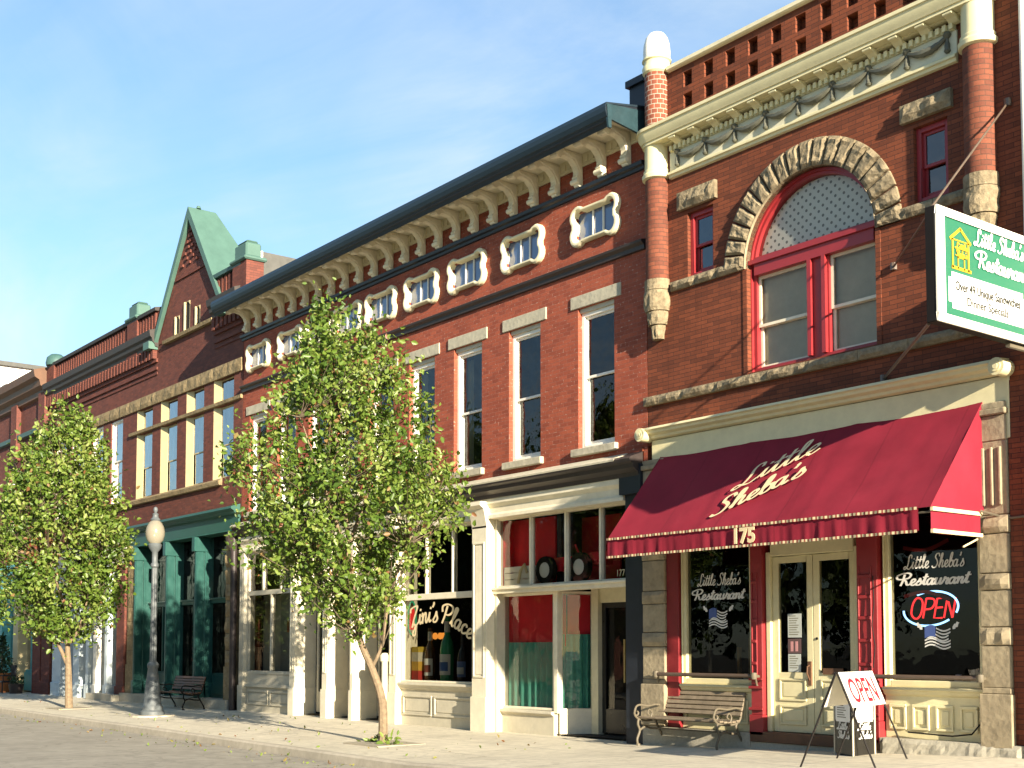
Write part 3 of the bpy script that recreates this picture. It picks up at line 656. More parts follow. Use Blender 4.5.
# window lettering and flags (vinyl on the glass)
for parent, xc, zc, sc in ((pL, -14.07, 2.5, 1.0), (pR, -10.1, 2.58, 1.0)):
    m = MB(); yl = .112
    def put(txt, cx_, z, hgt, wd, pen, m=m, yl=yl):
        ln = script_len(txt)+.25; k = wd/ln
        script(m, txt, pen/hgt, lambda u, v: (cx_-wd/2+u*k, yl, z+v*hgt), .22)
    put("Little Sheba's", xc+.0, zc+.10, .19, .98, .0095); put("Restaurant", xc, zc-.13, .17, 1.14, .0115)
    m.build('lettering', M['letter_w'], parent, recalc=False)
    fz = zc-.58 if parent is pL else 1.58; fx = xc-.04 if parent is pL else xc+.02
    m = MB()
    def wv(u): return .03*math.sin(u*2*math.pi)
    for r_ in range(4 if True else 0):
        z0 = fz+.26-.045*r_-.012; m.add([(fx-.17+.34*(u/10)*1 if r_ > 1 else fx-.02+.22*(u/10), yl, z0+wv(u/10 if r_>1 else .45+.55*u/10)+d) for d in (0,.021) for u in range(11)], [(u,u+1,u+12,u+11) for u in range(10)])
    for r_ in range(3):
        z0 = fz+.035+.042*r_-.03; m.add([(fx-.2+.4*(u/10), yl, z0+wv(u/10)+d) for d in (0,.021) for u in range(11)], [(u,u+1,u+12,u+11) for u in range(10)])
    m.build('flag_stripes', M['letter_w'], parent, recalc=False)
    m = MB(); m.add([(fx-.2+.17*(u/6), yl-.001, fz+z+wv(u/6*.42)) for z in (.13,.285) for u in range(7)], [(u,u+1,u+8,u+7) for u in range(6)]); m.build('flag_canton', paint('flag blue', (.06,.10,.28), .6, .1, 0), parent, recalc=False)
    for sx_, k in ((-.30, 1), (.30, -1)):
        m = MB()
        for a in (0, .036):
            x_ = fx+sx_+k*a; z_ = fz+.31-a*.7
            m.add([(x_+k*q_[0], yl-.0004*(a > 0), z_+q_[1]) for q_ in ((-.035,.03),(.0,.042),(.03,.0),(.028,-.035),(-.012,-.03),(-.02,.0))], [tuple(range(6))])
        m.build('bow_mark', M['letter_w'], parent, recalc=False)
# red festoon lines painted behind the lettering
m = MB()
for z, sg in ((2.98, 1), (2.3, -1)):
    ribbon(m, cat([(-10.6, z+.1*sg*0), (-10.25, z-.05*sg), (-9.9, z+.16*sg*.4)]), .03, lambda u, v: (u, .125, v))
m.build('red_flourish', M['red_dk'], pR, recalc=False)
# ---- things on the front
# handrails
for x0, x1, z, wh in ((-15.3,-13.1,1.15,'left'),(-11.25,-9.25,1.18,'right')):
    t = thing('handrail', f'brown pipe rail across the {wh} window of the restaurant' , 'handrail', ((x0+x1)/2, -.16, z), 'pipe rails across the restaurant windows')
    m = MB(); m.tube([(x0,-.16,z),(x1,-.16,z)], .032, 10); m.build('bar', M['rail'], t, smooth=True)
    for x in (x0+.03, x1-.03):
        m = MB(); m.tube([(x,-.16,z),(x,.1,z-.02)], .025, 8); m.lathe(x,-.16,[(0,z-.055),(.045,z-.05),(.055,z),(.045,z+.05),(0,z+.055)],10); m.tube([(x,-.12,z-.04),(x-.03,-.06,z-.14),(x,.02,z-.2)], .016, 6); m.build('bracket', M['iron'], t, smooth=True)
# awning
aw = thing('awning', 'crimson canvas awning lettered in gold script over the restaurant front', 'awning', (-12.24, 0, 4.85), None)
def S2(x, s_, lift=0):   # s_ 0 top .. 1 front lip ; lift along the outward normal
    return (x, -1.25*s_-.768*lift, 4.85-1.5*s_+.64*lift)
XL, XR = -15.25, -9.24
cv = MB(); nx, ns = 60, 16; vs = []
for j in range(ns+1):
    for i in range(nx+1):
        u = i/nx; s_ = j/ns; sag = -.035*math.sin(math.pi*s_)*math.sin(math.pi*u)**.5 + .014*noise.noise((u*9+s_*3, s_*2.5-u*4, 2.2)) + .022*max(0, u-.55)*noise.noise((u*26+s_*9, s_*1.2, 7))+ .010*noise.noise((u*34, s_*1.0, 3))*s_ - .012*abs(math.sin(u*math.pi*3))**.5 + .006*noise.noise((u*28+s_*12, s_*5, 5))*math.sin(math.pi*s_)
        vs.append(S2(XL+(XR-XL)*u, s_, sag))
k = nx+1; cv.add(vs, [(j*k+i, (j+1)*k+i, (j+1)*k+i+1, j*k+i+1) for j in range(ns) for i in range(nx)])
for x in (XL, XR): cv.add([(x,-.01,4.85),(x,-1.25,3.35),(x,-.01,3.35)], [(0,1,2)])
cv.build('canopy', M['awn'], aw, smooth=True, recalc=False)
def valance(pts, z0, z1, amp, freq, name='valance'):
    m = MB(); n = 180; vs = []
    (xa,ya),(xb,yb) = pts; lx = math.hypot(xb-xa, yb-ya); nx_, ny_ = (yb-ya)/lx, -(xb-xa)/lx
    for z, q in ((z0, .15), ((z0*2+z1)/3, .8), ((z0+2*z1)/3, 1), (z1, 1)):
        for i in range(n+1):
            t = i/n; d = amp*q*(.45*math.sin(t*lx*freq+5*noise.noise((t*lx*.8, .3, 1)))+2.0*noise.noise((t*lx*5.5, z*.7, 3))+1.2*noise.noise((t*lx*13, z*2, 6)))
            vs.append((xa+(xb-xa)*t+nx_*d, ya+(yb-ya)*t+ny_*d, z+.012*noise.noise((t*lx*2, 0, 9))*q))
    m.add(vs, [(j*(n+1)+i, j*(n+1)+i+1, (j+1)*(n+1)+i+1, (j+1)*(n+1)+i) for j in range(3) for i in range(n)])
    return m.build(name, M['awn'], aw, smooth=True, recalc=False)
valance([(XL,-1.25),(-9.42,-1.25)], 3.34, 3.06, .012, 17)
valance([(-9.26,-1.22),(-9.24,-.14)], 3.30, 3.02, .006, 6, 'end_valance')
m = MB(); m.tube([(-9.28,-.15,3.0),(-9.27,-.3,2.95),(-9.27,-.5,2.88)], .012, 5); m.build('hanging_cord', M['letter'], aw)
s = N('striped fringe'); sp = s.n('ShaderNodeSeparateXYZ'); s.l(geo_pos(s), sp.inputs[0]); st = s.math('GREATER_THAN', s.math('FRACT', s.math('ADD', s.math('MULTIPLY', sp.outputs[0], 15), s.math('MULTIPLY', s.noise(geo_pos(s), 3, 1), .6))), .42)
M['fringe'] = s.fin(s.princ(s.mix(st, (.22,.07,.05), (.50,.42,.26)), .8, .1))
for z in (3.345, 3.052):
    m = MB(); n = 120
    m.add([(XL+(-9.42-XL)*i/n, -1.278-.006*math.sin(i*1.7), z+dz+.006*noise.noise((i*.3, z, 0))) for dz in (-.018,.018) for i in range(n+1)], [(i,i+1,n+2+i,n+1+i) for i in range(n)]); m.build('fringe_trim', M['fringe'], aw, recalc=False)
for z in (3.325, 3.045):
    m = MB(); m.box(-9.258,-9.218,-1.23,-.12,z-.024,z+.024); m.build('end_trim', M['letter'], aw)
lm = MB(); th = R(26); ca, sa = math.cos(th), math.sin(th); SL = 1.953
def awn_map(x0, s0, kx, ky):
    def fn(u, v):
        a, b = u*kx, v*ky; dx = a*ca-b*sa; up = a*sa+b*ca
        return S2(x0+dx, s0-up/SL, .022)
    return fn
script(lm, 'Little', .042, awn_map(-12.98, .605, .60, .34), .35, (0,-.768,.64)); script(lm, "Sheba's", .056, awn_map(-13.12, .885, .52, .33), .3, (0,-.768,.64))
lm.build('lettering', M['letter'], aw, recalc=False)
block('175', .30, (-12.31, -1.285, 3.1), XD, ZD, M['letter'], aw, 'house_number', 1.0, .004, 0, .012)
m = MB()
for x in (XL+.05, -12.2, XR-.05): m.tube([(x,.02,3.3),(x,-1.2,3.29)], .014, 6); m.tube([(x,-.02,4.68),(x,-1.2,3.29)], .014, 6)
m.tube([(XL+.03,-1.2,3.29),(XR-.03,-1.2,3.29)], .014, 6); m.build('frame', M['iron'], aw)
# projecting sign
xs_ = -8.46
ps = thing('projecting_sign', 'white framed green and white lightbox sign jutting out from the brick wall', 'sign', (xs_, -1.1, 5.4))
Y0, Y1, Z0, Z1 = -2.2, -.12, 5.40, 6.79; T = .15
m = MB(); m.box(xs_-T, xs_-.012, Y0, Y1, Z0, Z1); m.build('cabinet', M['blackm'], ps, bevel=.01)
def face(mb, y0, y1, z0, z1, x): mb.quad((x,y0,z0),(x,y1,z0),(x,y1,z1),(x,y0,z1))
fm = MB(); 
for a, b, c_, d_ in ((Y0+.0,Y1,Z0,Z0+.1),(Y0,Y1,Z1-.1,Z1),(Y0,Y0+.16,Z0+.1,Z1-.1),(Y1-.1,Y1,Z0+.1,Z1-.1)): fm.box(xs_-.012, xs_+.02, a, b, c_, d_)
fm.build('face_frame', M['white'], ps, bevel=.006)
sgw = paint('sign white', (.78,.78,.74), .35, .03, .03, spec=.5, bump=.02); sgg = paint('sign green', (.008,.115,.062), .35, .05, .03, spec=.5, bump=.02); sgy = paint('sign yellow', (.42,.26,.01), .4, .05, 0, bump=.02); sgt = paint('sign grey text', (.16,.15,.10), .5, .1, 0, bump=.02)
m = MB(); face(m, Y0+.16, Y1-.1, Z0+.1, Z1-.1, xs_+.002); m.build('green_panel', sgg, ps, recalc=False)
yl, yr = Y0+.23, Y1-.15; c_ = .07; z0, z1 = Z0+.2, Z0+.64
m = MB(); pts = [(yl,z0+c_),(yl+c_,z0+c_),(yl+c_,z0),(yr-c_,z0),(yr-c_,z0+c_),(yr,z0+c_),(yr,z1-c_),(yr-c_,z1-c_),(yr-c_,z1),(yl+c_,z1),(yl+c_,z1-c_),(yl,z1-c_)]
m.add([(xs_+.006, y, z) for y, z in pts], [tuple(range(12))]); m.build('message_board', sgw, ps, recalc=False)
m = MB()
for z in (z0+.05, z1-.05): face(m, yl+.1, yr-.1, z-.004, z+.004, xs_+.008)
m.build('rule_line', paint('pink rule', (.5,.35,.3), .6, 0, 0), ps, recalc=False)
YD = (0,1,0); sgt2 = paint('sign dark text', (.012,.012,.008), .5, .1, 0, bump=.02)
block('Over 49 Unique Sandwiches', .155, (xs_+.01, (yl+yr)/2, z0+.235), YD, ZD, sgt2, ps, 'lettering', .80, .001, 0, .003)
block('Dinner Specials', .15, (xs_+.01, (yl+yr)/2-.02, z0+.075), YD, ZD, sgt2, ps, 'lettering', .98, .001, 0, .002)
m = MB(); k1 = 1.0/script_len("Little Sheba's"); k2 = 1.06/script_len('Restaurant')
script(m, "Little Sheba's", .06, lambda u, v: (xs_+.010, yl+.55+u*k1*1.10, Z1-.33+v*.20), .15, (1,0,0))
script(m, "Restaurant", .065, lambda u, v: (xs_+.010, yl+.62+u*k2*1.04, Z1-.60+v*.21), .15, (1,0,0)); m.build('script_lettering', sgw, ps, recalc=False)
m = MB(); hx = xs_+.008; bt = .017
def sl(a, b, wd=bt): ribbon(m, [a, b], wd, lambda u, v: (hx, u, v), False)
hl, hr, hb, ht = yl+.1, yl+.43, Z0+.70, Z0+1.04
sl((hl-.02,hb),(hr+.05,hb),.02); sl((hl,hb),(hl,ht),.018); sl((hr,hb),(hr,ht),.018); sl((hl-.05,ht),((hl+hr)/2,ht+.15),.02); sl((hr+.05,ht),((hl+hr)/2,ht+.15),.02); sl((hl-.02,ht),(hr+.02,ht),.009)
dl, dr = hl+.11, hl+.24; sl((dl,hb),(dl,hb+.14),.012); sl((dr,hb),(dr,hb+.14),.012); sl((dl-.01,hb+.14),(dr+.01,hb+.14),.012)
kk = .25/script_len('Little'); script(m, 'Little', .10, lambda u, v: (hx, hl+.05+u*kk, ht-.10+v*.075), .1, (1,0,0)); kk = .25/script_len("Sheba's"); script(m, "Sheba's", .10, lambda u, v: (hx, hl+.05+u*kk, ht-.19+v*.075), .1, (1,0,0))
m.build('house_emblem', sgy, ps, recalc=False)
for nm, a, b, r_ in (('stay_rod', (xs_-.08,Y0+.05,Z1), (-8.78,-.02,8.72), .014), ('stay_rod', (xs_-T,Y0+.12,Z1-.02), (-10.58,-.01,6.97), .016), ('stay_rod', (xs_-T,Y0+.05,Z0+.0), (-10.78,-.01,5.40), .022), ('mount_pipe', (xs_-.08,Y1-.45,Z0-.03), (xs_-.08,.02,Z0-.03), .035)):
    m = MB(); m.tube([a, b], r_, 8); m.lathe(b[0], b[1], [(0,b[2]-.05),(.05,b[2]-.05),(.05,b[2]+.05),(0,b[2]+.05)], 8); m.build(nm, M['iron' if nm == 'mount_pipe' else 'rail'], ps, smooth=True)
# electric neon sign in the right window
ns_ = thing('neon_sign', 'red and blue neon OPEN sign hanging in the right restaurant window', 'neon sign', (-10.22, .2, 2.12))
er = emit('red neon', (1.0,.03,.035), 1.1); eb = emit('blue neon', (.30,.58,1.0), 1.6)
zc, xc = 2.12, -10.22
def el(a): return (xc+.43*math.cos(a), .17, zc+.235*math.sin(a)+.03*math.cos(a))
m = MB(); m.tube([el(R(a)) for a in range(-22, 125, 7)], .014, 8); m.build('tube_arc', eb, ns_, smooth=True)
m = MB(); m.tube([el(R(a)) for a in range(178, 312, 7)], .014, 8); m.build('tube_arc', eb, ns_, smooth=True)
let = {'O': [[(.1,0),(0,.12),(0,.35),(.08,.48),(.2,.46),(.27,.34),(.27,.12),(.2,0),(.1,0)]], 'P': [[(0,0),(0,.47)],[(0,.47),(.2,.45),(.25,.34),(.18,.23),(0,.21)]], 'E': [[(.22,.47),(0,.46),(0,0),(.22,.0)],[(0,.24),(.18,.25)]], 'N': [[(0,0),(0,.47)],[(0,.47),(.22,0)],[(.22,0),(.22,.47)]]}
x = xc-.335
for ch, adv in (('O',.345),('P',.3),('E',.27),('N',.3)):
    m = MB()
    for st in let[ch]:
        pts = cat(st, 6) if ch in 'OP' and len(st) > 2 else st
        m.tube([(x+(u+.22*v)*.58, .19, zc-.13+v*.58) for u, v in pts], .0125, 7)
    m.build('letter_tube', er, ns_, smooth=True); x += adv*.58
m = MB(); m.box(xc-.3, xc+.3, .205, .215, zc-.01, zc+.01); m.tube([(xc-.2,.21,zc),(xc-.2,.21,3.6)], .004, 4); m.tube([(xc+.2,.21,zc),(xc+.2,.21,3.6)], .004, 4); m.build('hanger', M['blackm'], ns_)
# notices on the left door leaf
for k, (z0, z1, x0, x1, lab, mt) in enumerate(((1.74,2.1,-12.66,-12.40,'grey printed notice, topmost of the three taped inside the left door glass','paper'),(1.50,1.72,-12.66,-12.41,'dark photo sheet, middle of the three taped inside the left door glass','photo'),(1.22,1.49,-12.66,-12.42,'grey printed sheet, lowest of the three taped inside the left door glass','paper'))):
    n_ = thing('notice', lab, 'notice', ((x0+x1)/2, .09, z0), 'sheets taped to the door glass')
    m = MB(); m.box(x0, x1, .091, .094, z0, z1); m.build('sheet', paint('paper %d' % k, (.42,.45,.42) if mt == 'paper' else (.10,.06,.06), .7, .1, .05), n_)
    m = MB()
    if mt == 'paper':
        for r_ in range(int((z1-z0)/.035)-1): face_w = (x1-x0)*(.55+.3*((r_*37) % 10)/10); m.box(x0+.025, x0+.025+face_w*.9, .0895, .0909, z1-.04-r_*.035, z1-.028-r_*.035)
        m.build('print', sgt, n_)
    else:
        for a in (0, .09): m.box(x0+.05+a, x0+.10+a, .0895, .0909, z0+.03, z1-.04)
        m.build('print', paint('photo figures', (.5,.25,.25), .6), n_)
# hanging wire at the right edge
m = MB(); m.tube([(-9.2,-.2,3.36),(-9.0,-.06,3.28),(-8.85,-.04,3.25),(-8.4,-.05,3.27)], .016, 6); tag(m.build('wire', M['iron'], org=(-8.9,-.06,3.27), smooth=True), 'pale cable running from the awning end along the right stone pilaster', 'cable')
m = MB(); m.tube([(-10.97,-.09,2.6),(-10.95,-.1,2.2),(-10.99,-.1,1.9),(-10.94,-.1,1.6),(-10.98,-.1,1.3)], .008, 5); m.tube([(-10.5,-.0,.42),(-9.8,-.02,.40),(-9.5,-.03,.44),(-9.36,-.02,.6)], .012, 5)
tag(m.build('wire', M['blackm'], org=(-10.9,-.05,.4), smooth=True), 'thin dark cord looping down beside the red pilaster right of the door', 'cable')
# neighbour on the right
nb = thing('neighbour_building', 'white painted building edge at the far right beyond the orange brick', 'building', (-7, 0, 0))
m = MB(); m.box(AX1+.01, -3, -.03, 14, -.2, 12.5); m.build('wall', M['white'], nb)
m = MB(); m.tube([(-8.50,-.1,-.05),(-8.50,-.1,12)], .05, 10); m.build('downpipe', M['white'], nb, smooth=True)
# ================================================================== TAVERN BUILDING (middle)
BX0, BX1 = -31.25, -15.6
M['gutter'] = paint('blue black gutter', (.010,.022,.034), .45, .2, .15, spec=.4)
B = thing('tavern_building', 'red painted brick tavern building with white bracketed cornice and nine lobed attic windows', 'building', (-23.4, 0, 0))
WC = [-16.92,-19.0,-20.88,-22.57,-24.2,-25.72,-27.1,-28.75,-30.35]; OC = [-16.89,-19.02,-20.87,-22.55,-24.2,-25.68,-27.05,-28.52,-30.32]
hl = [(c-.49, c+.49, 5.2, 7.83) for c in WC] + [(c-.555, c+.555, 9.07, 9.62) for c in OC]
w = MB(); facade(w, BX0, BX1, 4.6, 10.8, 0, hl, .22); shell(w, BX0, BX1-.0, 0, 14, 0, 10.8, 'lrbt')
w.build('wall', M['brick_b'], B)
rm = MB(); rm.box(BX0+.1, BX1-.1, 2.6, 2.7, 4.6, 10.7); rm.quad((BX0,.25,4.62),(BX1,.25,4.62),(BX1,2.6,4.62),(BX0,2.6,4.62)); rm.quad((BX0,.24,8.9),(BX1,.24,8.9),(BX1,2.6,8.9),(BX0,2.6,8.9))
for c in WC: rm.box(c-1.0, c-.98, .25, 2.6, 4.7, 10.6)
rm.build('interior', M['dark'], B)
for i, c in enumerate(WC):
    f = sash(B, c-.49, c+.49, 5.22, 7.75, .09, 6.55 if i == 0 else 6.45, M['white'], M['glass_b'], .075)
    m = MB(); m.box(c-.49, c+.49, .05, .2, 7.75, 7.83); m.build('head_board', M['greyp'], f)
    m = MB(); m.box(c-.68, c+.68, -.025, .1, 7.835, 8.07); m.build('lintel', M['stone_g'], B, bevel=.008)
    m = MB(); m.box(c-.62, c+.58, -.09, .14, 5.08, 5.215); m.build('sill', M['stone_g'], B, bevel=.01)
    if i in (2, 3):
        m = MB(); m.add([(c-.42+.25*t/8, .30+.02*math.sin(t*2.2), z) for z in (5.3, 7.6) for t in range(9)], [(t,t+1,t+10,t+9) for t in range(8)]); m.build('net_curtain', M['blind'], f, smooth=True)
# lobed attic windows
def lobed(hw, hh, r, n=9):
    pts = []
    for cx_, cz_, a0 in ((hw-r, hh-r, -45), (-(hw-r), hh-r, 45), (-(hw-r), -(hh-r), 135), (hw-r, -(hh-r), 225)):
        for k in range(n+1):
            a = R(a0+180*k/n); pts.append((cx_+r*math.cos(a), cz_+r*math.sin(a)))
    return pts
s = N('attic glass with painted sky'); g2 = s.n('ShaderNodeBsdfGlossy'); g2.inputs['Roughness'].default_value = .03; d2 = s.princ((.035,.07,.17), .25, .5); m2 = s.n('ShaderNodeMixShader'); m2.inputs[0].default_value = .12; s.l(d2.outputs[0], m2.inputs[1]); s.l(g2.outputs[0], m2.inputs[2]); M['attic'] = s.fin(m2)  # blue of the reflected sky is painted into the pane colour
for c in OC:
    zc_ = 9.345; o1 = lobed(.66, .385, .205); o2 = lobed(.63, .355, .185); i1 = lobed(.585, .32, .155); i0 = lobed(.56, .298, .14)
    rings = [(o1, .0), (o1, -.075), (o2, -.105), (i1, -.105), (i0, -.075), (i0, .12)]
    vs = []; n = len(o1); fs = []
    for pts, y in rings: vs += [(c+a, y, zc_+b) for a, b in pts]
    for j in range(len(rings)-1):
        for k in range(n): fs.append((j*n+k, j*n+(k+1)%n, (j+1)*n+(k+1)%n, (j+1)*n+k))
    m = MB(); m.add(vs, fs); lw = m.build('lobed_window', M['cream2'], B, smooth=True)
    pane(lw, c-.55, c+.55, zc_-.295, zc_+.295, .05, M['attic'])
    m = MB()
    for x in (c-.13, c+.15): m = MB(); m.box(x-.012, x+.012, .02, .05, zc_-.25, zc_+.25); m.build('muntin', M['white'], lw)
m = MB(); m.pyz([(0,8.5),(-.05,8.51),(-.06,8.58),(-.12,8.62),(-.13,8.66),(0,8.69)], BX0, BX1); m.build('string_course', M['pipe'], B)
m = MB(); m.pyz([(0,9.92),(-.04,9.93),(-.05,9.98),(-.10,10.0),(-.11,10.06),(0,10.08)], BX0-.05, BX1); m.build('frieze_moulding', M['navy'], B)
# bracketed cornice
m = MB(); m.pyz([(0,10.80),(-.78,10.74),(-.80,10.52),(-.86,10.58),(-.90,10.68),(-.91,10.80),(-.88,10.86),(.6,11.15),(.6,10.8)], BX0-.1, BX1-.02); cor = m.build('cornice', M['navy'], B)
m = MB(); m.pyz([(-.80,10.55),(-.90,10.64),(-.93,10.72),(-.94,10.80),(-.91,10.88),(.62,11.17),(.62,11.13),(-.90,10.85),(-.925,10.80),(-.91,10.70),(-.88,10.62),(-.80,10.5)], BX0-.12, BX1-.01); m.build('gutter', M['gutter'], cor)
m = MB(); m.pyz([(-.0,10.5),(-.80,10.6),(-.80,10.45),(-.86,10.45),(-.885,10.60),(-.90,10.85),(0,10.95)], BX1-.045, BX1-.0); m.build('cornice_end', M['teal_dk'], cor)
m = MB(); m.box(BX0, BX1-.05, -.77, -.02, 10.70, 10.735); m.build('soffit', M['ivory'], B)
m = MB(); m.box(BX0, BX1-.05, -.035, -.002, 10.46, 10.70); 
xx = BX0
while xx < BX1-.2: m.box(xx, xx+.10, -.055, -.035, 10.52, 10.64); xx += .16
m.build('frieze_panel', M['cream2'], B)
bp = [(0,10.08),(-.10,10.08),(-.13,10.13),(-.10,10.19),(-.17,10.24),(-.13,10.30),(-.13,10.36),(-.17,10.46),(-.27,10.55),(-.42,10.58),(-.50,10.56),(-.55,10.51),(-.63,10.51),(-.67,10.56),(-.66,10.63),(-.70,10.70),(0,10.70)]
for k in range(24):
    x = -16.03-.648*k
    m = MB(); m.pyz(bp, x-.075, x+.075); m.pyz([(-.03,10.3),(-.03,10.66),(-.52,10.66),(-.44,10.62),(-.2,10.55)], x-.09, x+.09)
    b_ = m.build('bracket', M['ivory'], B, bevel=.012)
    for y_, z_, r_ in ((-.13,10.175,.05),(-.605,10.575,.06)): m = MB(); m.tube([(x-.1,y_,z_),(x+.1,y_,z_)], r_, 10); m.build('scroll', M['ivory'], b_, smooth=True)
# ---- storefront
m = MB(); m.pyz([(0,4.98),(-.10,4.93),(-.30,4.87),(-.34,4.83),(-.33,4.78),(-.27,4.75),(-.25,4.68),(-.14,4.62),(-.12,4.55),(0,4.53)], BX0, BX1-.1); m.build('storefront_cornice', M['pipe'], B)
m = MB(); m.pyz([(0,4.99),(-.10,4.94),(-.30,4.885),(-.35,4.845),(-.345,4.815),(-.30,4.865),(-.1,4.92),(0,4.97)], BX0, BX1-.5); m.build('flashing', M['greyp'], B)
m = MB(); m.pyz([(.05,4.56),(-.10,4.55),(-.10,4.45),(-.03,4.38),(-.02,4.27),(-.07,4.22),(-.07,4.16),(.3,4.14),(.3,4.5)], BX0, -16.15); m.build('fascia', M['ivory'], B)
m = MB(); m.box(-16.15,-15.7,-.02,.3,-.1,4.5); m.box(-16.2,-15.66,-.12,.2,4.25,4.75); m.build('corner_post', M['navy'], B)
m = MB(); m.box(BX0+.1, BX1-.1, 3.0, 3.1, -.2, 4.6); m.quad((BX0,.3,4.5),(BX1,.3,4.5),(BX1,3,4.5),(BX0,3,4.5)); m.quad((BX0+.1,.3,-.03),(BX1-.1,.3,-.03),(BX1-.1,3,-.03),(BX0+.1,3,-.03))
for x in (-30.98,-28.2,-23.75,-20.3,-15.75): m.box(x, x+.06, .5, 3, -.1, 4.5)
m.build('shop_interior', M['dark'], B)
def pier(x0, x1, y0=-.10, yb=.3, mat='ivory', cap=True):
    m = MB(); m.box(x0-.015, x1+.015, y0-.03, yb, -.12, .62); m.box(x0, x1, y0, yb, .62, 4.16)
    if cap: m.pyz([(yb,4.16),(yb,4.5),(y0-.16,4.5),(y0-.17,4.42),(y0-.08,4.36),(y0-.04,4.2),(y0-.0,4.02),(y0,3.98),(yb,3.98)], x0-.012, x1+.012)
    panel_recess(m, x0+.06, x1-.06, 1.0, 3.7, y0, .03, .02)
    return m.build('pier', M[mat], B, bevel=.008)
pier(-20.58,-20.10); pier(-31.22,-30.98,-.05,.3,'greyp',False); pier(-23.75,-23.45, -.06, .5)
# shop window with painted name
m = MB(); m.box(-23.45,-20.6,.08,.28,-.1,.70)
for a, b in ((-23.35,-22.25),(-22.15,-20.72)): panel_recess(m, a, b, .15, .58, .08, .04, .03)
m.pyz([(.28,.86),(-.03,.85),(-.04,.80),(.0,.77),(.03,.72),(.08,.69),(.28,.69)], -23.45, -20.59); m.build('bulkhead', M['greyp'], B, bevel=.006)
m = MB(); frame(m, -23.45, -20.58, .86, 4.15, .06, .2, .07, (), (2.69,), .13, .05, .04); 
for x in (-22.5,-21.52): m.box(x-.025, x+.025, .07, .19, 2.75, 4.1)
zw = m.build('shop_window', M['ivory'], B, bevel=.006); zp = pane(zw, -23.4,-20.63,.9,2.64,.13,M['glass_d']); pane(zw, -23.4,-20.63,2.75,4.1,.13,M['glass_d'])
m = MB(); txt = "Zini's Place"; LN = script_len(txt)
def arcmap(u, v):
    t = (u/LN-.5); ang = R(-50)*t; rad = 2.55; return (-22.02+math.sin(-ang)*(rad+v*.42), .115, 2.15-rad+math.cos(ang)*(rad+v*.42)-.02-.26*t)
script(m, txt, .055, lambda u, v: arcmap(u*1.0, v), .22); zl = m.build('lettering', M['letter'], zp, recalc=False)
m = MB()
for a in range(3): m.add([(-20.80+.09*a-.05*math.cos(q_*2.1), .116, 1.50-.11*a+.06*math.sin(q_*2.1)) for q_ in range(3)], [(0,1,2)])
m.build('star_mark', M['letter'], zp, recalc=False)
# display window set back beside the door of 177
m = MB(); m.box(-20.08,-18.42,.24,.42,-.1,.30); m.pyz([(.42,.40),(.18,.39),(.17,.34),(.24,.29),(.42,.29)], -20.08,-18.42)
m.box(-20.10,-20.02,.1,.42,-.1,4.15)
m.build('display_base', M['greyp'], B, bevel=.005)
m = MB(); frame(m, -20.08,-18.42,.40,2.66,.26,.36,.05); m.box(-18.42,-18.32,.24,.38,.36,2.66); dw = m.build('display_window', M['ivory'], B, bevel=.005); pane(dw, -20.04,-18.46,.44,2.62,.31,M['glass_s'])
# splayed side light
P0, P1 = Vector((-18.34,.32,0)), Vector((-18.02,.88,0)); dv = (P1-P0)
def splay(mb, t0, t1, z0, z1, th):
    a = P0+dv*t0; b = P0+dv*t1; nn = Vector((dv.y,-dv.x,0)).normalized()*th
    mb.pxy([(a.x,a.y),(b.x,b.y),(b.x-nn.x,b.y-nn.y),(a.x-nn.x,a.y-nn.y)], z0, z1)
m = MB(); splay(m,0,1,-.1,.40,.1); splay(m,0,.06,.40,2.66,.08); splay(m,.94,1,.40,2.66,.08); splay(m,.06,.94,.40,.45,.09); splay(m,.06,.94,2.60,2.66,.08); sl_ = m.build('side_light', M['ivory'], B)
a = P0+dv*.05; b = P0+dv*.95; m = MB(); m.quad((a.x,a.y,.44),(b.x,b.y,.44),(b.x,b.y,2.62),(a.x,a.y,2.62)); m.build('pane', M['glass_s'], sl_, recalc=False)
m = MB(); m.box(-18.03,-17.84,.84,1.1,-.1,2.75); m.box(-17.84,-16.35,.90,1.1,2.44,2.75); m.box(-16.30,-16.16,.9,1.1,-.1,2.75); m.build('entry_frame', M['cream2'], B)
m = MB(); frame(m, -17.84,-16.32,.0,2.44,.94,1.0,.10,(),(),.04,.1,.45); dr = m.build('entry_door', M['blackdoor'], B, bevel=.005); pane(dr,-17.76,-16.4,.44,2.35,.97,M['glass_d'])
m = MB(); m.box(-17.20,-17.17,.90,.93,.95,1.75); m.build('handle', paint('brass', (.45,.33,.12), .35), dr)
m = MB(); m.box(-17.84,-16.32,1.08,1.1,.0,2.44); m.build('door_backing', M['darkb'], dr)
m = MB(); m.box(-20.1,-16.16,.06,.30,2.66,2.78); m.box(-20.1,-16.16,.02,.34,2.74,2.78); m.box(-18.0,-16.16,.3,1.1,2.74,2.78); m.build('transom_rail', M['ivory'], B, bevel=.005)
m = MB(); frame(m, -20.08,-16.16,2.78,4.16,.14,.24,.04)
for x in (-19.0,-17.95,-16.98): m.box(x-.024, x+.024, .13, .24, 2.8, 4.14)
tw = m.build('transom_window', M['ivory'], B); tp = pane(tw,-20.06,-16.17,2.8,4.14,.2,M['glass_s'])
block('177', .17, (-16.5,.185,2.86), XD, ZD, M['letter'], tp, 'house_number', .9, .001)
m = MB(); m.box(-20.06,-20.0,.26,1.3,2.8,4.14); m.box(-20.06,-18.7,.52,.56,2.8,4.14); m.box(-18.7,-17.6,1.2,1.24,2.8,4.14); m.box(-20.04,-16.16,.26,1.3,2.76,2.80); m.build('transom_backdrop', M['redboard'], B)
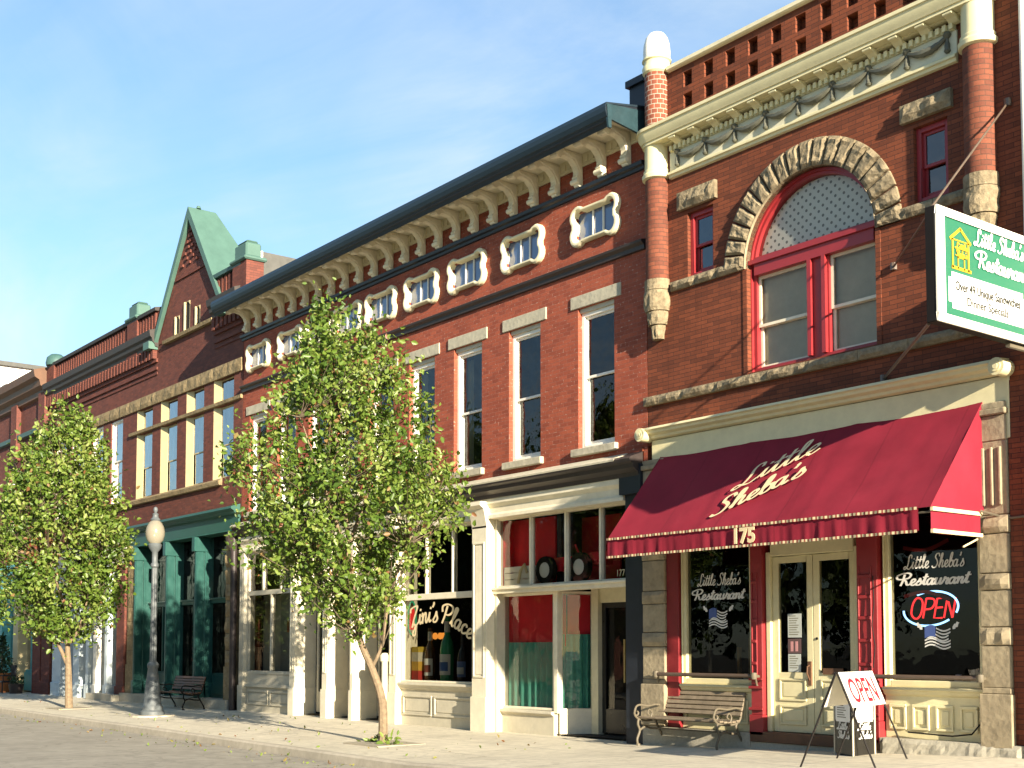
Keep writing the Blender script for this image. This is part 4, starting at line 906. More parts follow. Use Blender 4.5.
m = MB(); m.box(-18.62,-18.5,.5,.8,2.8,4.14); m.build('dark_post', M['navy'], B)
m = MB(); m.box(-20.02,-18.4,.5,.53,1.62,2.66); m.quad((-18.46,.62,1.62),(-18.14,1.12,1.62),(-18.14,1.12,2.66),(-18.46,.62,2.66)); m.quad((-20.02,.4,1.6),(-20.02,.74,1.6),(-20.02,.74,2.66),(-20.02,.4,2.66)); m.build('display_backdrop', M['redboard'], B)
def curt(x0, y0, x1, y1, z0, z1, folds):
    m = MB(); n = folds*10; vs = []; dx, dy = x1-x0, y1-y0; l_ = math.hypot(dx, dy)
    for z in (z0, (z0+z1)/2, z1):
        for i in range(n+1):
            t = i/n; d = .045*math.sin(t*folds*2*math.pi+.8*math.sin(t*9)); vs.append((x0+dx*t+dy/l_*d, y0+dy*t-dx/l_*d, z))
    m.add(vs, [(j*(n+1)+i, j*(n+1)+i+1, (j+1)*(n+1)+i+1, (j+1)*(n+1)+i) for j in range(2) for i in range(n)]); return m.build('curtain', M['curtain'], B, smooth=True, recalc=False)
curt(-20.02,.42,-18.45,.42,.36,1.70,8); curt(-18.44,.46,-18.12,.98,.36,1.85,4)
# things shown in the tavern windows
cr = thing('crate', 'small white wooden crate on the transom ledge left of the pedal tractor', 'crate', (-19.55,.45,2.81))
m = MB()
for z in (2.82, 2.95, 3.08): m.box(-19.98,-19.1,.25,.27,z,z+.11); m.box(-19.98,-19.1,.47,.49,z,z+.11)
for x in (-19.98,-19.12): m.box(x, x+.02, .25, .49, 2.82, 3.19)
m.build('slats', M['white'], cr); m = MB(); m.tube([(-19.5,.235,2.86),(-19.42,.23,3.1),(-19.3,.235,3.22),(-19.22,.235,3.05)], .03, 6); m.build('tied_cloth', M['letter'], cr)
tr = thing('pedal_tractor', 'red pedal tractor with white wheel hubs on the transom ledge', 'toy tractor', (-18.1,.55,2.81))
m = MB(); m.box(-18.75,-17.2,.45,.65,3.12,3.32); m.box(-18.9,-18.4,.42,.7,3.05,3.2); m.box(-17.6,-17.0,.4,.7,3.2,3.36); m.tube([(-18.0,.55,3.3),(-18.15,.55,3.55)], .02); m.build('body', M['redboard'], tr, bevel=.02)
for x, r_ in ((-18.72,.26),(-17.72,.27)):
    m = MB(); m.lathe(0,0,[(.12,-.05),(r_,-.06),(r_+.01,0),(r_,.06),(.12,.05)],20); m.v = [(x+a, .31+c2, 2.82+r_+b) for a,b,c2 in m.v]; wt = m.build('wheel', M['blackm'], tr, smooth=True)
    m = MB(); m.lathe(0,0,[(0,-.075),(.10,-.07),(.155,-.05),(.155,.0),(0,.0)],18); m.v = [(x+a, .31+c2, 2.82+r_+b) for a,b,c2 in m.v]; m.build('hub', M['white'], wt, smooth=True)
m = MB(); m.box(-23.4,-20.65,.22,1.2,.80,.87); m.build('window_floor', M['darkb'], B)
bg_ = glass('green bottle glass', (.05,.32,.12), 1.2); 
for x, y, hh, r_, lab, body, capc, nm in ((-22.95,.5,1.15,.125,'brown giant display bottle with a white label, leftmost of three in the tavern window','bb','white',0),(-22.3,.5,1.38,.155,'green giant display bottle with a blue and white label in the tavern window','gb','white',1),(-21.72,.5,1.02,.12,'dark blue necked giant display bottle, rightmost of three in the tavern window','nb','navy',2)):
    mt = {'bb': paint('brown bottle', (.10,.05,.02), .2, .1, 0, 0, .6), 'gb': paint('green bottle', (.03,.30,.13), .15, .1, 0, 0, .7), 'nb': paint('dark bottle', (.02,.018,.02), .2, .1, 0, 0, .6)}[body]
    t = thing('display_bottle', lab, 'bottle', (x, y, .88), 'giant bottles in the tavern window')
    z = .88; m = MB(); m.lathe(x, y, [(0,z),(r_*.95,z),(r_,z+.03),(r_,z+hh*.5),(r_*.85,z+hh*.6),(r_*.4,z+hh*.72),(r_*.34,z+hh*.95),(r_*.38,z+hh),(0,z+hh)], 20); m.build('glass_body', mt, t, smooth=True)
    m = MB(); m.lathe(x, y, [(r_+.005,z+hh*.1),(r_+.006,z+hh*.42)], 16, R(190), R(350)); m.build('label', M['siding'] if nm != 2 else paint('blue label', (.10,.18,.4), .5), t, smooth=True)
    m = MB(); m.lathe(x, y, [(r_+.009,z+hh*.16),(r_+.009,z+hh*.3)], 16, R(200+nm*8), R(330)); m.build('label_band', paint('band %d' % nm, ((.25,.07,.05),(.05,.13,.36),(.6,.6,.6))[nm], .5), t, smooth=True)
    m = MB(); m.lathe(x, y, [(r_*.42,z+hh*.76),(r_*.40,z+hh*.93)], 14); m.build('neck_label', M['siding'] if nm != 2 else M['navy'], t, smooth=True)
t = thing('box_stack', 'stack of red and yellow cartons at the left corner of the tavern window', 'cartons', (-23.25,.4,.88))
for z0, z1, c_ in ((.88,1.1,(.5,.04,.03)),(1.1,1.3,(.6,.35,.05)),(1.3,1.5,(.55,.5,.4)),(1.5,1.62,(.5,.35,.04))):
    m = MB(); m.box(-23.38,-23.12,.3,.5,z0,z1); m.build('carton', paint('carton', c_, .6, .3, .1), t)
t = thing('glow_lamp', 'orange lit novelty lamp behind the tavern window above the cartons', 'lamp', (-22.95,.7,2.0))
for x in (-23.05,-22.85,-22.72):
    m = MB(); m.lathe(x,.7,[(0,1.78),(.05,1.8),(.07,1.86),(.04,1.92),(0,1.93)],10); m.build('bulb', emit('orange bulb', (1,.33,.05), .5), t, smooth=True)
t = thing('neon_ring', 'green and red neon ring sign in the upper left corner of the tavern window', 'neon sign', (-23.27,.2,2.25))
m = MB(); m.tube([(-23.22+.16*math.cos(R(a)),.2,2.25+.36*math.sin(R(a))) for a in range(0,361,15)], .015, 6); m.build('tube', emit('green neon', (.05,.6,.25), .3), t, smooth=True)
m = MB(); m.tube([(-23.24,.2,2.0),(-23.2,.2,2.45)], .05, 6); m.build('letter_tube', emit('red neon dim', (.8,.04,.03), .5), t, smooth=True)
# ---- left half of the storefront: recessed doorways between white piers
for (x0, x1, rev, yb, mt, cap) in ((-28.36,-28.1,.55,.55,'ivory',1),(-26.72,-26.48,.55,.55,'ivory',1),(-25.42,-25.3,.6,.6,'ivory',0)):
    pier(x0, x1, -.06, yb, mt, bool(cap))
m = MB(); m.box(-28.1,-23.7,.05,.3,2.95,3.1); m.build('transom_rail', M['ivory'], B)
def bdoor(x0, x1, y, z1, mat, glz=None, name='recessed_door'):
    m = MB(); 
    if glz: frame(m, x0, x1, .02, z1, y, y+.06, .1, (), (), .04, .12, glz)
    else:
        m.box(x0, x1, y+.02, y+.06, .02, z1)
        for a, b in ((.15,.75),(.85,1.3),(1.4,2.2)): panel_recess(m, x0+.1, x1-.1, a, b, y+.02, .04, .03)
    d = m.build(name, mat, B, bevel=.005)
    if glz: pane(d, x0+.08, x1-.08, glz, z1-.1, y+.03, M['glass_d'])
    return d
d1 = bdoor(-27.98,-26.74,.5,2.95,M['greyp'],.5)
m = MB(); m.box(-27.15,-26.95,.54,.549,1.15,1.4); m.build('sticker', M['red'], d1); m = MB(); m.box(-27.9,-26.8,.66,.67,.1,2.9); m.build('door_blind', paint('grey door blind', (.24,.26,.24), .8), d1)
bdoor(-26.46,-25.44,.5,2.95,M['tan'])
d3 = bdoor(-25.28,-23.78,.6,2.95,M['greyp'],.75)
m = MB(); m.box(-24.62,-24.25,.63,.64,1.7,2.6); m.build('poster', paint('yellow poster', (.62,.43,.03), .5), d3); m = MB(); m.box(-24.7,-24.2,.63,.64,1.15,1.65); m.build('notice_sheet', M['brown'], d3)
m = MB(); m.box(-28.1,-23.7,.12,.2,3.1,4.16)
m.build('transom_backing', M['darkb'], B)
m = MB(); frame(m, -28.1,-23.7,3.1,4.16,.02,.12,.06,(-27.4,-26.6,-25.4,-24.6)); tw2 = m.build('transom_window', M['ivory'], B); pane(tw2,-28.1,-23.7,3.1,4.16,.07,M['glass_b'])
m = MB(); m.box(-30.98,-28.36,.06,.25,-.1,.92)
for a, b in ((-30.9,-29.7),(-29.6,-28.45)): panel_recess(m, a, b, .12, .5, .06, .04, .03)
m.box(-30.98,-28.36,.0,.25,.58,.66); m.build('bulkhead', M['greyp'], B, bevel=.005)
m = MB(); frame(m, -30.98,-28.36,.92,4.16,.05,.18,.09,(),(3.05,),.12)
for x in (-29.62,): m.box(x-.035,x+.035,.06,.17,.95,3.0)
for x in (-30.1,-29.1): m.box(x-.035,x+.035,.06,.17,3.1,4.1)
gw_ = m.build('shop_window', M['greyp'], B, bevel=.005); pane(gw_,-30.9,-28.44,1.0,3.0,.12,M['glass_d']); pane(gw_,-30.9,-28.44,3.1,4.1,.12,M['glass_b'])
m = MB(); m.box(-30.9,-29.8,.5,.52,1.0,3.0); m.build('window_blind', M['blind'], B); m = MB(); m.box(-29.75,-28.4,.42,.44,.95,4.1); m.build('inner_partition', paint('dim grey partition', (.34,.34,.29), .8), B)
m = MB(); m.box(-30.75,-30.25,.20,.22,2.45,2.85); m.build('hung_picture', M['blackm'], gw_); m = MB(); m.box(-29.0,-28.82,.20,.22,2.0,2.3); m.build('hung_card', M['red'], gw_)
m = MB(); m.tube([(-31.45,-.12,-.1),(-31.45,-.12,4.6)], .09, 10); m.tube([(-31.45,-.12,4.2),(-31.42,-.30,4.55),(-31.3,-.3,4.7)], .08, 8); m.build('downpipe', M['pipe'], B, smooth=True)
m = MB(); m.tube([(-23.85,-.1,-.1),(-23.85,-.1,1.3)], .07, 10); m.lathe(-23.85,-.1,[(.0,1.28),(.1,1.3),(.11,1.42),(.06,1.48),(0,1.49)],12); m.build('standpipe', M['cream2'], B, smooth=True)

# ================================================================== GABLED BUILDING
C0, C1 = -47.5, -31.28
Cb = thing('gabled_building', 'dark red brick building with a steep green copper gable and a green shopfront', 'building', (-38, 0, 0))
wn = [(-38.82,-37.56),(-36.9,-35.66),(-35.0,-33.78),(-33.12,-31.84)]
wl2 = [(-42.9,-41.82),(-41.1,-40.04)]
wl3 = [(-46.7,-45.5),(-45.0,-43.8)]
hs = [(a,b,6.32,8.36) for a,b in wn]+[(a,b,8.5,9.14) for a,b in wn]+[(a,b,6.3,9.1) for a,b in wl2+wl3]
w = MB(); facade(w, C0, C1, 5.2, 11.4, 0, hs, .32); shell(w, C0, C1, 0, 14, 0, 11.4, 'lrbt'); shell(w, C0, C1, .3, 14, 11.4, 12.0, '')
w.build('wall', M['brick_c'], Cb)
m = MB(); m.box(C0+.1, C1-.1, 1.6, 1.7, 5, 11); m.quad((C0,.34,5.2),(C1,.34,5.2),(C1,1.6,5.2),(C0,1.6,5.2)); m.build('interior', M['darkb'], Cb)
for a, b in wn:
    m = MB(); frame(m, a+.02, b, 6.32, 8.36, .12, .34, .035); f = m.build('window', M['yellowc'], Cb, bevel=.006)
    m = MB(); m.pxy([(a,.0),(a+.27,.115),(a+.27,.13),(a,.13)], 6.32, 8.36); m.build('jamb', M['yellowc'], f)
    m = MB(); frame(m, a+.05, b-.035, 7.25, 8.33, .125, .145, .035); frame(m, a+.05, b-.035, 6.35, 7.3, .146, .166, .035); m.build('sash', M['yellowc'], f)
    pane(f, a+.06, b-.05, 7.27, 8.3, .135, M['glass_sky']); pane(f, a+.06, b-.05, 6.38, 7.27, .156, M['glass_sky'])
    m = MB(); frame(m, a+.02, b, 8.5, 9.14, .12, .32, .04); f2 = m.build('transom_light', M['yellowc'], Cb, bevel=.006); m = MB(); m.pxy([(a,.0),(a+.27,.115),(a+.27,.13),(a,.13)], 8.5, 9.14); m.build('jamb', M['yellowc'], f2); pane(f2, a+.05, b-.03, 8.53, 9.11, .14, M['glass_sky'])
for a, b in wl2+wl3:
    f = sash(Cb, a, b, 6.3, 9.1, .04, 7.75, M['white'], M['glass_sky'], .06)
    m = MB(); m.box(a+.16, b-.16, .30, .31, 7.85, 9.0); m.build('blind', M['siding'], f)
m = MB(); x = C0
for k in range(18): m.rough(x, x+.89, 9.14, 9.5, -.05, .02, .035, 200+k, .15); x += .9
m.build('stone_band', M['stone_y'], Cb)
m = MB(); m.pyz([(0,8.37),(-.07,8.38),(-.08,8.47),(0,8.5)], -39.35, C1); m.build('transom_sill', M['stone_y'], Cb)
m = MB(); m.pyz([(0,6.12),(-.10,6.13),(-.12,6.24),(0,6.32)], -39.4, -32.5); m.pyz([(0,6.12),(-.10,6.13),(-.12,6.24),(0,6.3)], C0, -39.5); m.build('sill_course', M['stone_y'], Cb)
M['corn_c'] = paint('weathered dark cornice', (.045,.038,.034), .6, .3, .3)
# corbel table and cornice (interrupted by the gable)
for x0, x1 in ((C0,-37.2),(-33.1,C1)):
    m = MB(); m.pyz([(0,10.9),(-.10,10.92),(-.12,11.0),(-.19,11.06),(-.21,11.16),(-.27,11.22),(-.30,11.40),(-.12,11.46),(0,11.5)], x0, x1); m.build('cornice', M['corn_c'], Cb)
    m = MB(); x = x0+.05
    while x < x1-.1: m.box(x, x+.16, -.14, 0, 10.55, 10.9); x += .27
    m.box(x0, x1, -.06, 0, 10.44, 10.55); m.box(x0, x1, -.05, 0, 10.2, 10.28); m.box(x0, x1, -.03, 0, 10.05, 10.12); m.build('corbel_table', M['brick_c'], Cb)
m = MB(); x = C0+.2
while x < -31.5:
    if not (-37.3 < x < -32.9): m.box(x, x+.13, -.06, 0, 11.5, 12.0)
    x += .24
m.box(C0, C1, 0, .3, 11.4, 12.04); m.build('parapet', M['brick_c'], Cb)
for x0, x1 in ((C0,-37.2),(-33.2,C1)):
    m = MB(); m.pyz([(.35,12.04),(-.12,12.04),(-.14,12.14),(.35,12.24)], x0, x1); m.build('coping', M['corn_c'] if x0 < -40 else M['copper_dk'], Cb)
m = MB(); m.box(-31.27,-31.23,.42,12,10.9,12.5); m.build('side_wall', M['grey_wall'], Cb)
m = MB(); m.box(-31.25,-31.19,.44,.50,11.0,12.5); m.build('flue_pipe', M['siding'], Cb)
for x in (-39.1,-31.35,-47.15):
    m = MB(); m.box(x-.42, x+.42, -.12, .4, 10.9, 12.1); pr_ = m.build('pinnacle', M['brick_c'], Cb)
    m = MB()
    m.box(x-.5, x+.5, -.2, .48, 12.1, 12.22); m.box(x-.36, x+.36, -.1, .36, 12.22, 12.62); m.box(x-.30, x+.30, -.05, .30, 12.62, 12.70)
    if x > -47: m.build('pinnacle_cap', M['copper'], pr_, bevel=.05)
    else:
        m = MB(); m.lathe(x, .1, [(.36,12.1),(.38,12.2),(.34,12.4),(.2,12.52),(0,12.55)], 16); m.build('pinnacle_cap', M['copper_dk'], pr_, smooth=True)
# gable
GX, GZ, HW = -34.82, 14.52, 2.3; zb = 10.95
gm = MB(); yg = -.02
lan = [(-35.72,.15,10.98,11.55),(-35.0,.19,10.98,11.85),(-34.25,.15,10.98,11.55)]
def edge(z): return HW*(GZ-z)/(GZ-zb)
zs = sorted({zb, 10.98, 11.55, 11.85, 13.9, GZ})
lv = [zb+ (GZ-zb)*i/40 for i in range(41)]
lv = sorted(set(lv+[10.98,11.55,11.85]))
for i in range(len(lv)-1):
    z0, z1 = lv[i], lv[i+1]; zc_ = (z0+z1)/2; e0, e1 = edge(z0), edge(z1); spans = []; cur = GX-e0; curt_ = GX-e1
    for x, hw_, a, b in lan:
        if a < zc_ < b: spans.append((cur, x-hw_/1, curt_, x-hw_/1)); cur = curt_ = x+hw_/1
    spans.append((cur, GX+e0, curt_, GX+e1))
    for a, b, c_, d_ in spans: gm.quad((a,yg,z0),(b,yg,z0),(d_,yg,z1),(c_,yg,z1))
gm.quad((GX-HW,yg,zb),(GX-HW,.3,zb),(GX,.3,GZ),(GX,yg,GZ)); gm.quad((GX+HW,yg,zb),(GX,yg,GZ),(GX,.3,GZ),(GX+HW,.3,zb))
for k in range(7):
    for j in range(2+ (k < 4)): 
        z = 12.95+k*.16; ee = edge(z)-.25
        if ee > .1: xx = GX-ee+ (2*ee)*((j+.5*(k%2)+.3)/3); gm.box(xx, xx+.13, yg-.05, yg-.002, z, z+.08)
gm.box(GX-1.05, GX+1.05, yg-.04, yg-.002, 12.62, 12.70)
gm.build('gable_wall', M['brick_c'], Cb)
for x, hw_, a, b in lan:
    m = MB(); m.box(x-hw_, x-hw_+.06, yg-.04, -.002, a, b); m.box(x+hw_-.03, x+hw_, yg-.0, -.002, a, b); m.pxz([(x-hw_,b),(x-hw_,b-.12),(x-.06,b-.01),(x+.06,b-.01),(x+hw_,b-.12),(x+hw_,b)], yg-.01, -.002)
    f = m.build('lancet_window', M['yellowc'], Cb); pane(f, x-hw_, x+hw_, a, b, -.006, M['dark'])
m = MB(); m.pyz([(yg,10.84),(yg-.10,10.85),(yg-.12,10.95),(yg,10.99)], -36.6, -33.1); m.build('gable_sill', M['stone_y'], Cb)
rf = MB(); T_ = .0; RZ = GZ+.12; e = 2.62; rz0 = 10.98; RY = .75; BY = 1.9
A_, B_ = (GX,-.14,RZ), (GX,RY,RZ)
for sgn in (-1, 1):
    ft = (GX+sgn*e,-.14,rz0); bk = (GX+sgn*e,BY,rz0)
    inn = [(GX,-.14,RZ-.34),(GX+sgn*(e-.2),-.14,rz0)]
    rf.quad(A_, ft, bk, B_); rf.quad(A_, ft, inn[1], inn[0])
    rf.quad((GX,-.02,RZ-.34),(GX+sgn*(e-.2),-.02,rz0),inn[1],inn[0])
rf.add([B_, (GX-e,BY,rz0), (GX+e,BY,rz0)], [(0,1,2)])
rf.build('gable_roof', M['copper'], Cb)
m = MB(); m.lathe(GX,.2,[(0,RZ),(.08,RZ),(.05,RZ+.08),(0,RZ+.1)],8); 
m.build('gable_finial', M['copper'], Cb)
for x in (GX-e-.1, GX+e-.1): m = MB(); m.box(x-.15, x+.3, -.3, .1, rz0-.15, rz0+.08); m.build('gable_kneeler', M['copper'], Cb)
# green shopfront
m = MB(); m.pyz([(0,5.5),(-.26,5.42),(-.28,5.36),(-.18,5.30),(-.16,5.24),(-.06,5.2),(-.05,4.82),(-.1,4.78),(.3,4.76),(.3,5.2)], -39.3, -31.35); m.build('shopfront_fascia', M['green_f'], Cb)
for x0, x1, mt in ((-39.2,-38.55,'stone_y'),(-32.05,-31.6,'stone_y')):
    m = MB(); m.box(x0, x1, -.1, .5, -.1, 1.1); z = 1.1
    for k in range(8): m.rough(x0+.02, x1-.02, z, z+.44, -.07, .5, .03 if x0 < -38 else .08, 300+k+int(x0)); z += .45
    m.build('stone_pilaster', M[mt], Cb)
for x in (-38.45,-35.98,-33.9):
    m = MB(); m.box(x-.09, x+.0, -.12, .42, .2, 4.76); m.box(x, x+.03, -.10, .1, .22, 4.74); m.box(x, x+.05, .14, .2, .25, 4.7); m.box(x,x+.02,.2,.42,.2,4.7); m.box(x-.13, x+.06, -.2, .3, 4.35, 4.76); m.box(x-.12, x+.05, -.16, .42, .2, .6); m.build('iron_post', M['green'], Cb, bevel=.01)
m = MB(); m.box(-38.5,-32.05,.36,.5,.2,.55)
for a, b in ((-38.3,-36.2),(-33.7,-32.2)): m.box(a, b, .33, .36, .3, .85); m.box(a, b, .34, .5, .55, .9)
m.box(-38.5,-32.05,.34,.46,2.88,3.04); m.box(-38.5,-32.05,.3,.5,2.98,3.03)
for x in (-37.4,-35.1,-34.9,-32.9): m.box(x-.04, x+.04, .36, .46, .5, 2.9)
m.build('shopfront_frame', M['green'], Cb, bevel=.008)
pane(Cb, -38.5,-32.05,.5,2.9,.42,M['glass_d'],'shop_pane'); pane(Cb,-38.5,-32.05,3.04,4.76,.42,M['glass_b'],'shop_pane')
m = MB(); m.box(-38.6,-31.7,2.2,2.3,0,4.8); m.box(-38.7,-38.6,.5,2.2,0,4.8); m.box(-31.7,-31.6,.5,2.2,0,4.8); m.quad((-38.6,.5,4.78),(-31.7,.5,4.78),(-31.7,2.2,4.78),(-38.6,2.2,4.78)); m.quad((-38.6,.45,.2),(-31.7,.45,.2),(-31.7,2.2,.2),(-38.6,2.2,.2)); m.build('shop_interior', M['darkb'], Cb)
m = MB()
for k in range(7): m.add([(-35.5+.1*(k%2)+.02*k, .5, 1.2+.16*k), (-35.25+.1*(k%2), .5, 1.22+.16*k), (-35.3+.08*(k%3), .5, 1.33+.16*k), (-35.5, .5, 1.31+.16*k)], [(0,1,2,3)])
m.build('window_garland', paint('red garland', (.4,.12,.10), .7, .3), Cb, recalc=False)
t = thing('flower_display', 'yellow flower display hanging inside the green shop window behind the bench', 'flowers', (-32.6,.8,2.1)); m = MB()
for k in range(60):
    a, b, c_ = random.gauss(0,.22), random.gauss(0,.12), random.gauss(0,.13); m.box(-32.7+a,-32.64+a,.8+b,.84+b,2.15+c_,2.2+c_)
m.build('blossoms', paint('yellow petals', (.5,.33,.03), .7, .3), t)
t = thing('lit_lamp', 'two small lit lamps inside the green shopfront transom', 'lamp', (-33.0,.9,3.35))
for x in (-33.15,-32.75):
    m = MB(); m.lathe(x,.9,[(0,3.3),(.11,3.32),(.13,3.36),(.08,3.42),(0,3.43)],10); m.build('lamp_shade', emit('warm lamp', (1,.68,.25), 1.0), t, smooth=True)
m = MB(); m.box(-39.3,-31.6,-.25,.5,-.2,.2); m.build('step', M['plinth'], Cb)
# left bay: pale doors and posts
m = MB(); m.box(-47.4,-39.3,-.1,.3,4.3,5.2); m.build('fascia', M['greyp'], Cb)
for x0, x1, mt in ((-39.95,-39.3,'brick_c'),(-41.0,-40.75,'palebl'),(-42.05,-41.75,'white'),(-42.75,-42.5,'palebl'),(-44.0,-43.4,'palebl'),(-46.2,-45.3,'palebl'),(-47.45,-46.5,'brick_c')):
    m = MB(); m.box(x0, x1, -.12, .5, -.1, 4.3); m.box(x0-.03, x1+.03, -.16, .4, -.1, .4); m.build('post', M[mt], Cb, bevel=.01)
m = MB(); frame(m, -47.4,-39.4,.4,4.3,.4,.5,.1,(-44.8,-42.3,-40.5),(3.0,),.1); lf = m.build('shopfront_frame', M['palebl'], Cb); pane(lf,-47.4,-39.4,.5,4.2,.45,M['glass_d'])
m = MB(); m.box(-47.4,-39.4,1.8,1.9,-.1,5.1); m.box(-40.7,-39.9,.5,.55,.1,2.9); m.build('shop_interior', M['darkb'], Cb)
m = MB(); m.box(-41.6,-39.3,-.5,-.1,-.2,.14); m.build('door_step', M['plinth'], Cb)
# ================================================================== FAR BRICK BUILDING
Db = thing('far_brick_building', 'old brown brick building at the far left with a dark corbelled cornice', 'building', (-60, 0, 0))
DX0, DX1 = -88, -47.52
hs = [(DX1-2.2-2.6*k, DX1-1.1-2.6*k, 6.2, 8.8) for k in range(14)]
w = MB(); facade(w, DX0, DX1, 4.9, 12.0, 0, hs, .25); shell(w, DX0, DX1, 0, 14, 0, 12.0, 'lrbt'); w.build('wall', M['brick_d'], Db)
m = MB(); m.box(DX0+.1, DX1-.1, 1.5, 1.6, 0, 11); m.build('interior', M['dark'], Db)
for k, h in enumerate(hs): sash(Db, h[0], h[1], h[2], h[3], .12, 7.5, M['white'], M['glass_sky'], .09) if k < 8 else None
m = MB(); m.pyz([(0,11.05),(-.14,11.1),(-.16,11.3),(-.34,11.4),(-.38,11.6),(-.55,11.7),(-.6,11.95),(-.3,12.05),(0,12.1)], DX0, DX1-.02); m.build('cornice', M['brown'], Db)
for x in (-47.9,-51.3,-57.6,-63.9,-70): m = MB(); m.box(x-.36, x+.36, -.18, 0, 9.0, 11.2); m.build('pier', M['brick_d'], Db)
m = MB(); m.pyz([(0,9.78),(-.14,9.8),(-.16,9.96),(0,10.02)], DX0, DX1-.02); m.build('string_course', M['copper_dk'], Db)
m = MB(); m.lathe(-53.6,.3,[(.45,12.05),(.45,12.3),(.2,12.5),(0,12.52)],12); m.build('vent_cap', M['roof'], Db)
for x0, x1, mt in ((-48.5,-47.6,'brick_d'),(-50.9,-50.3,'yellowc'),(-53.0,-52.4,'turq'),(-55.5,-54.9,'yellowc'),(-58,-57.4,'turq'),(-61,-60.4,'turq')):
    m = MB(); m.box(x0, x1, -.12, .4, -.1, 4.2); m.build('shop_post', M[mt], Db, bevel=.01)
m = MB(); m.box(DX0,DX1,-.1,.3,4.2,4.9); m.box(DX0,DX1-.9,.15,.3,.0,.7); m.build('shopfront_band', M['turq'], Db)
m = MB(); frame(m, -88,-48.5,.7,4.2,.2,.3,.1,[-49.7-2.3*k for k in range(16)],(3.2,),.12); f = m.build('shopfront_frame', M['turq'], Db); pane(f,-88,-48.5,.75,4.15,.25,M['glass_sky'])
# white building beyond the roofs
Wb = thing('white_sided_building', 'tall white clapboard building rising behind the brown brick roofline at far left', 'building', (-70, 12, 0))
s = N('white clapboard'); sp = s.n('ShaderNodeSeparateXYZ'); s.l(geo_pos(s), sp.inputs[0]); fz = s.math('FRACT', s.math('MULTIPLY', sp.outputs[2], 2.6)); M['clap'] = s.fin(s.princ((.8,.79,.76), .6, .2, s.bump(s.math('MULTIPLY', fz, 1.0), .6, .05)))
m = MB(); m.box(-78,-62.5,2.0,30,0,15.2); m.build('wall', M['clap'], Wb)
m = MB(); m.box(-78.2,-62.3,1.8,30.2,15.2,15.4); m.build('roof', M['grey_wall'], Wb)
# ================================================================== STREET THINGS
def bench(name, label, x0, y0, x1, mats):
    t = thing('park_bench', label, 'bench', ((x0+x1)/2, y0+.3, gz((x0+x1)/2, y0)), 'slatted benches on the sidewalk'); zb = gz((x0+x1)/2, y0)
    for x in (x0+.03, x1-.03):
        m = MB()
        def tb(pts, r=.018): m.tube([(x, y0+a, zb+b) for a, b in cat(pts, 5)], r, 7)
        tb([(.02,.0),(.0,.10),(.06,.24),(.02,.34),(.03,.43)], .02); tb([(.62,.0),(.60,.10),(.50,.26),(.44,.38),(.50,.44)], .02)
        tb([(.03,.43),(.25,.40),(.50,.44),(.58,.62),(.66,.88)], .018); tb([(.05,.24),(.18,.30),(.32,.27),(.5,.26)], .018)
        tb([(.03,.43),(-.05,.50),(-.04,.60),(.04,.66),(.25,.64),(.42,.66),(.56,.64)], .017); tb([(-.03,.60),(-.06,.52),(.0,.49),(.03,.53),(.0,.56)], .016); tb([(.30,.42),(.34,.52),(.28,.58),(.24,.52),(.28,.49)], .014)
        m.lathe(x, y0+.02, [(0,zb),(.04,zb),(.035,zb+.03),(0,zb+.035)], 8); m.lathe(x, y0+.62, [(0,zb),(.04,zb),(.035,zb+.03),(0,zb+.035)], 8)
        m.build('end_frame', M[mats[0]], t, smooth=True)
    for k in range(5):
        m = MB(); y = y0+.05+.095*k; z = zb+.445-.02*math.sin(k/4*math.pi); m.box(x0, x1, y, y+.08, z, z+.03); m.build('seat_slat', M[mats[1]], t, bevel=.006)
    for k in range(5):
        q = .53+.075*k; y = y0+.515+(q-.45)*.33; m = MB(); m.pyz([(y,zb+q),(y-.028,zb+q+.008),(y-.006,zb+q+.068),(y+.022,zb+q+.06)], x0, x1); m.build('back_slat', M[mats[1]], t, bevel=.005)
    m = MB(); m.tube([(x0,y0+.3,zb+.28),(x1,y0+.3,zb+.28)], .012, 6); m.build('tie_rod', M[mats[0]], t)
    return t
bench('a', 'weathered slat park bench with pale iron scroll ends beneath the left restaurant window', -15.28, -.62, -13.46, ('iron','slat'))
bench('b', 'dark park bench standing in shade before the green shopfront', -34.6, -1.0, -32.6, ('blackm','brown'))
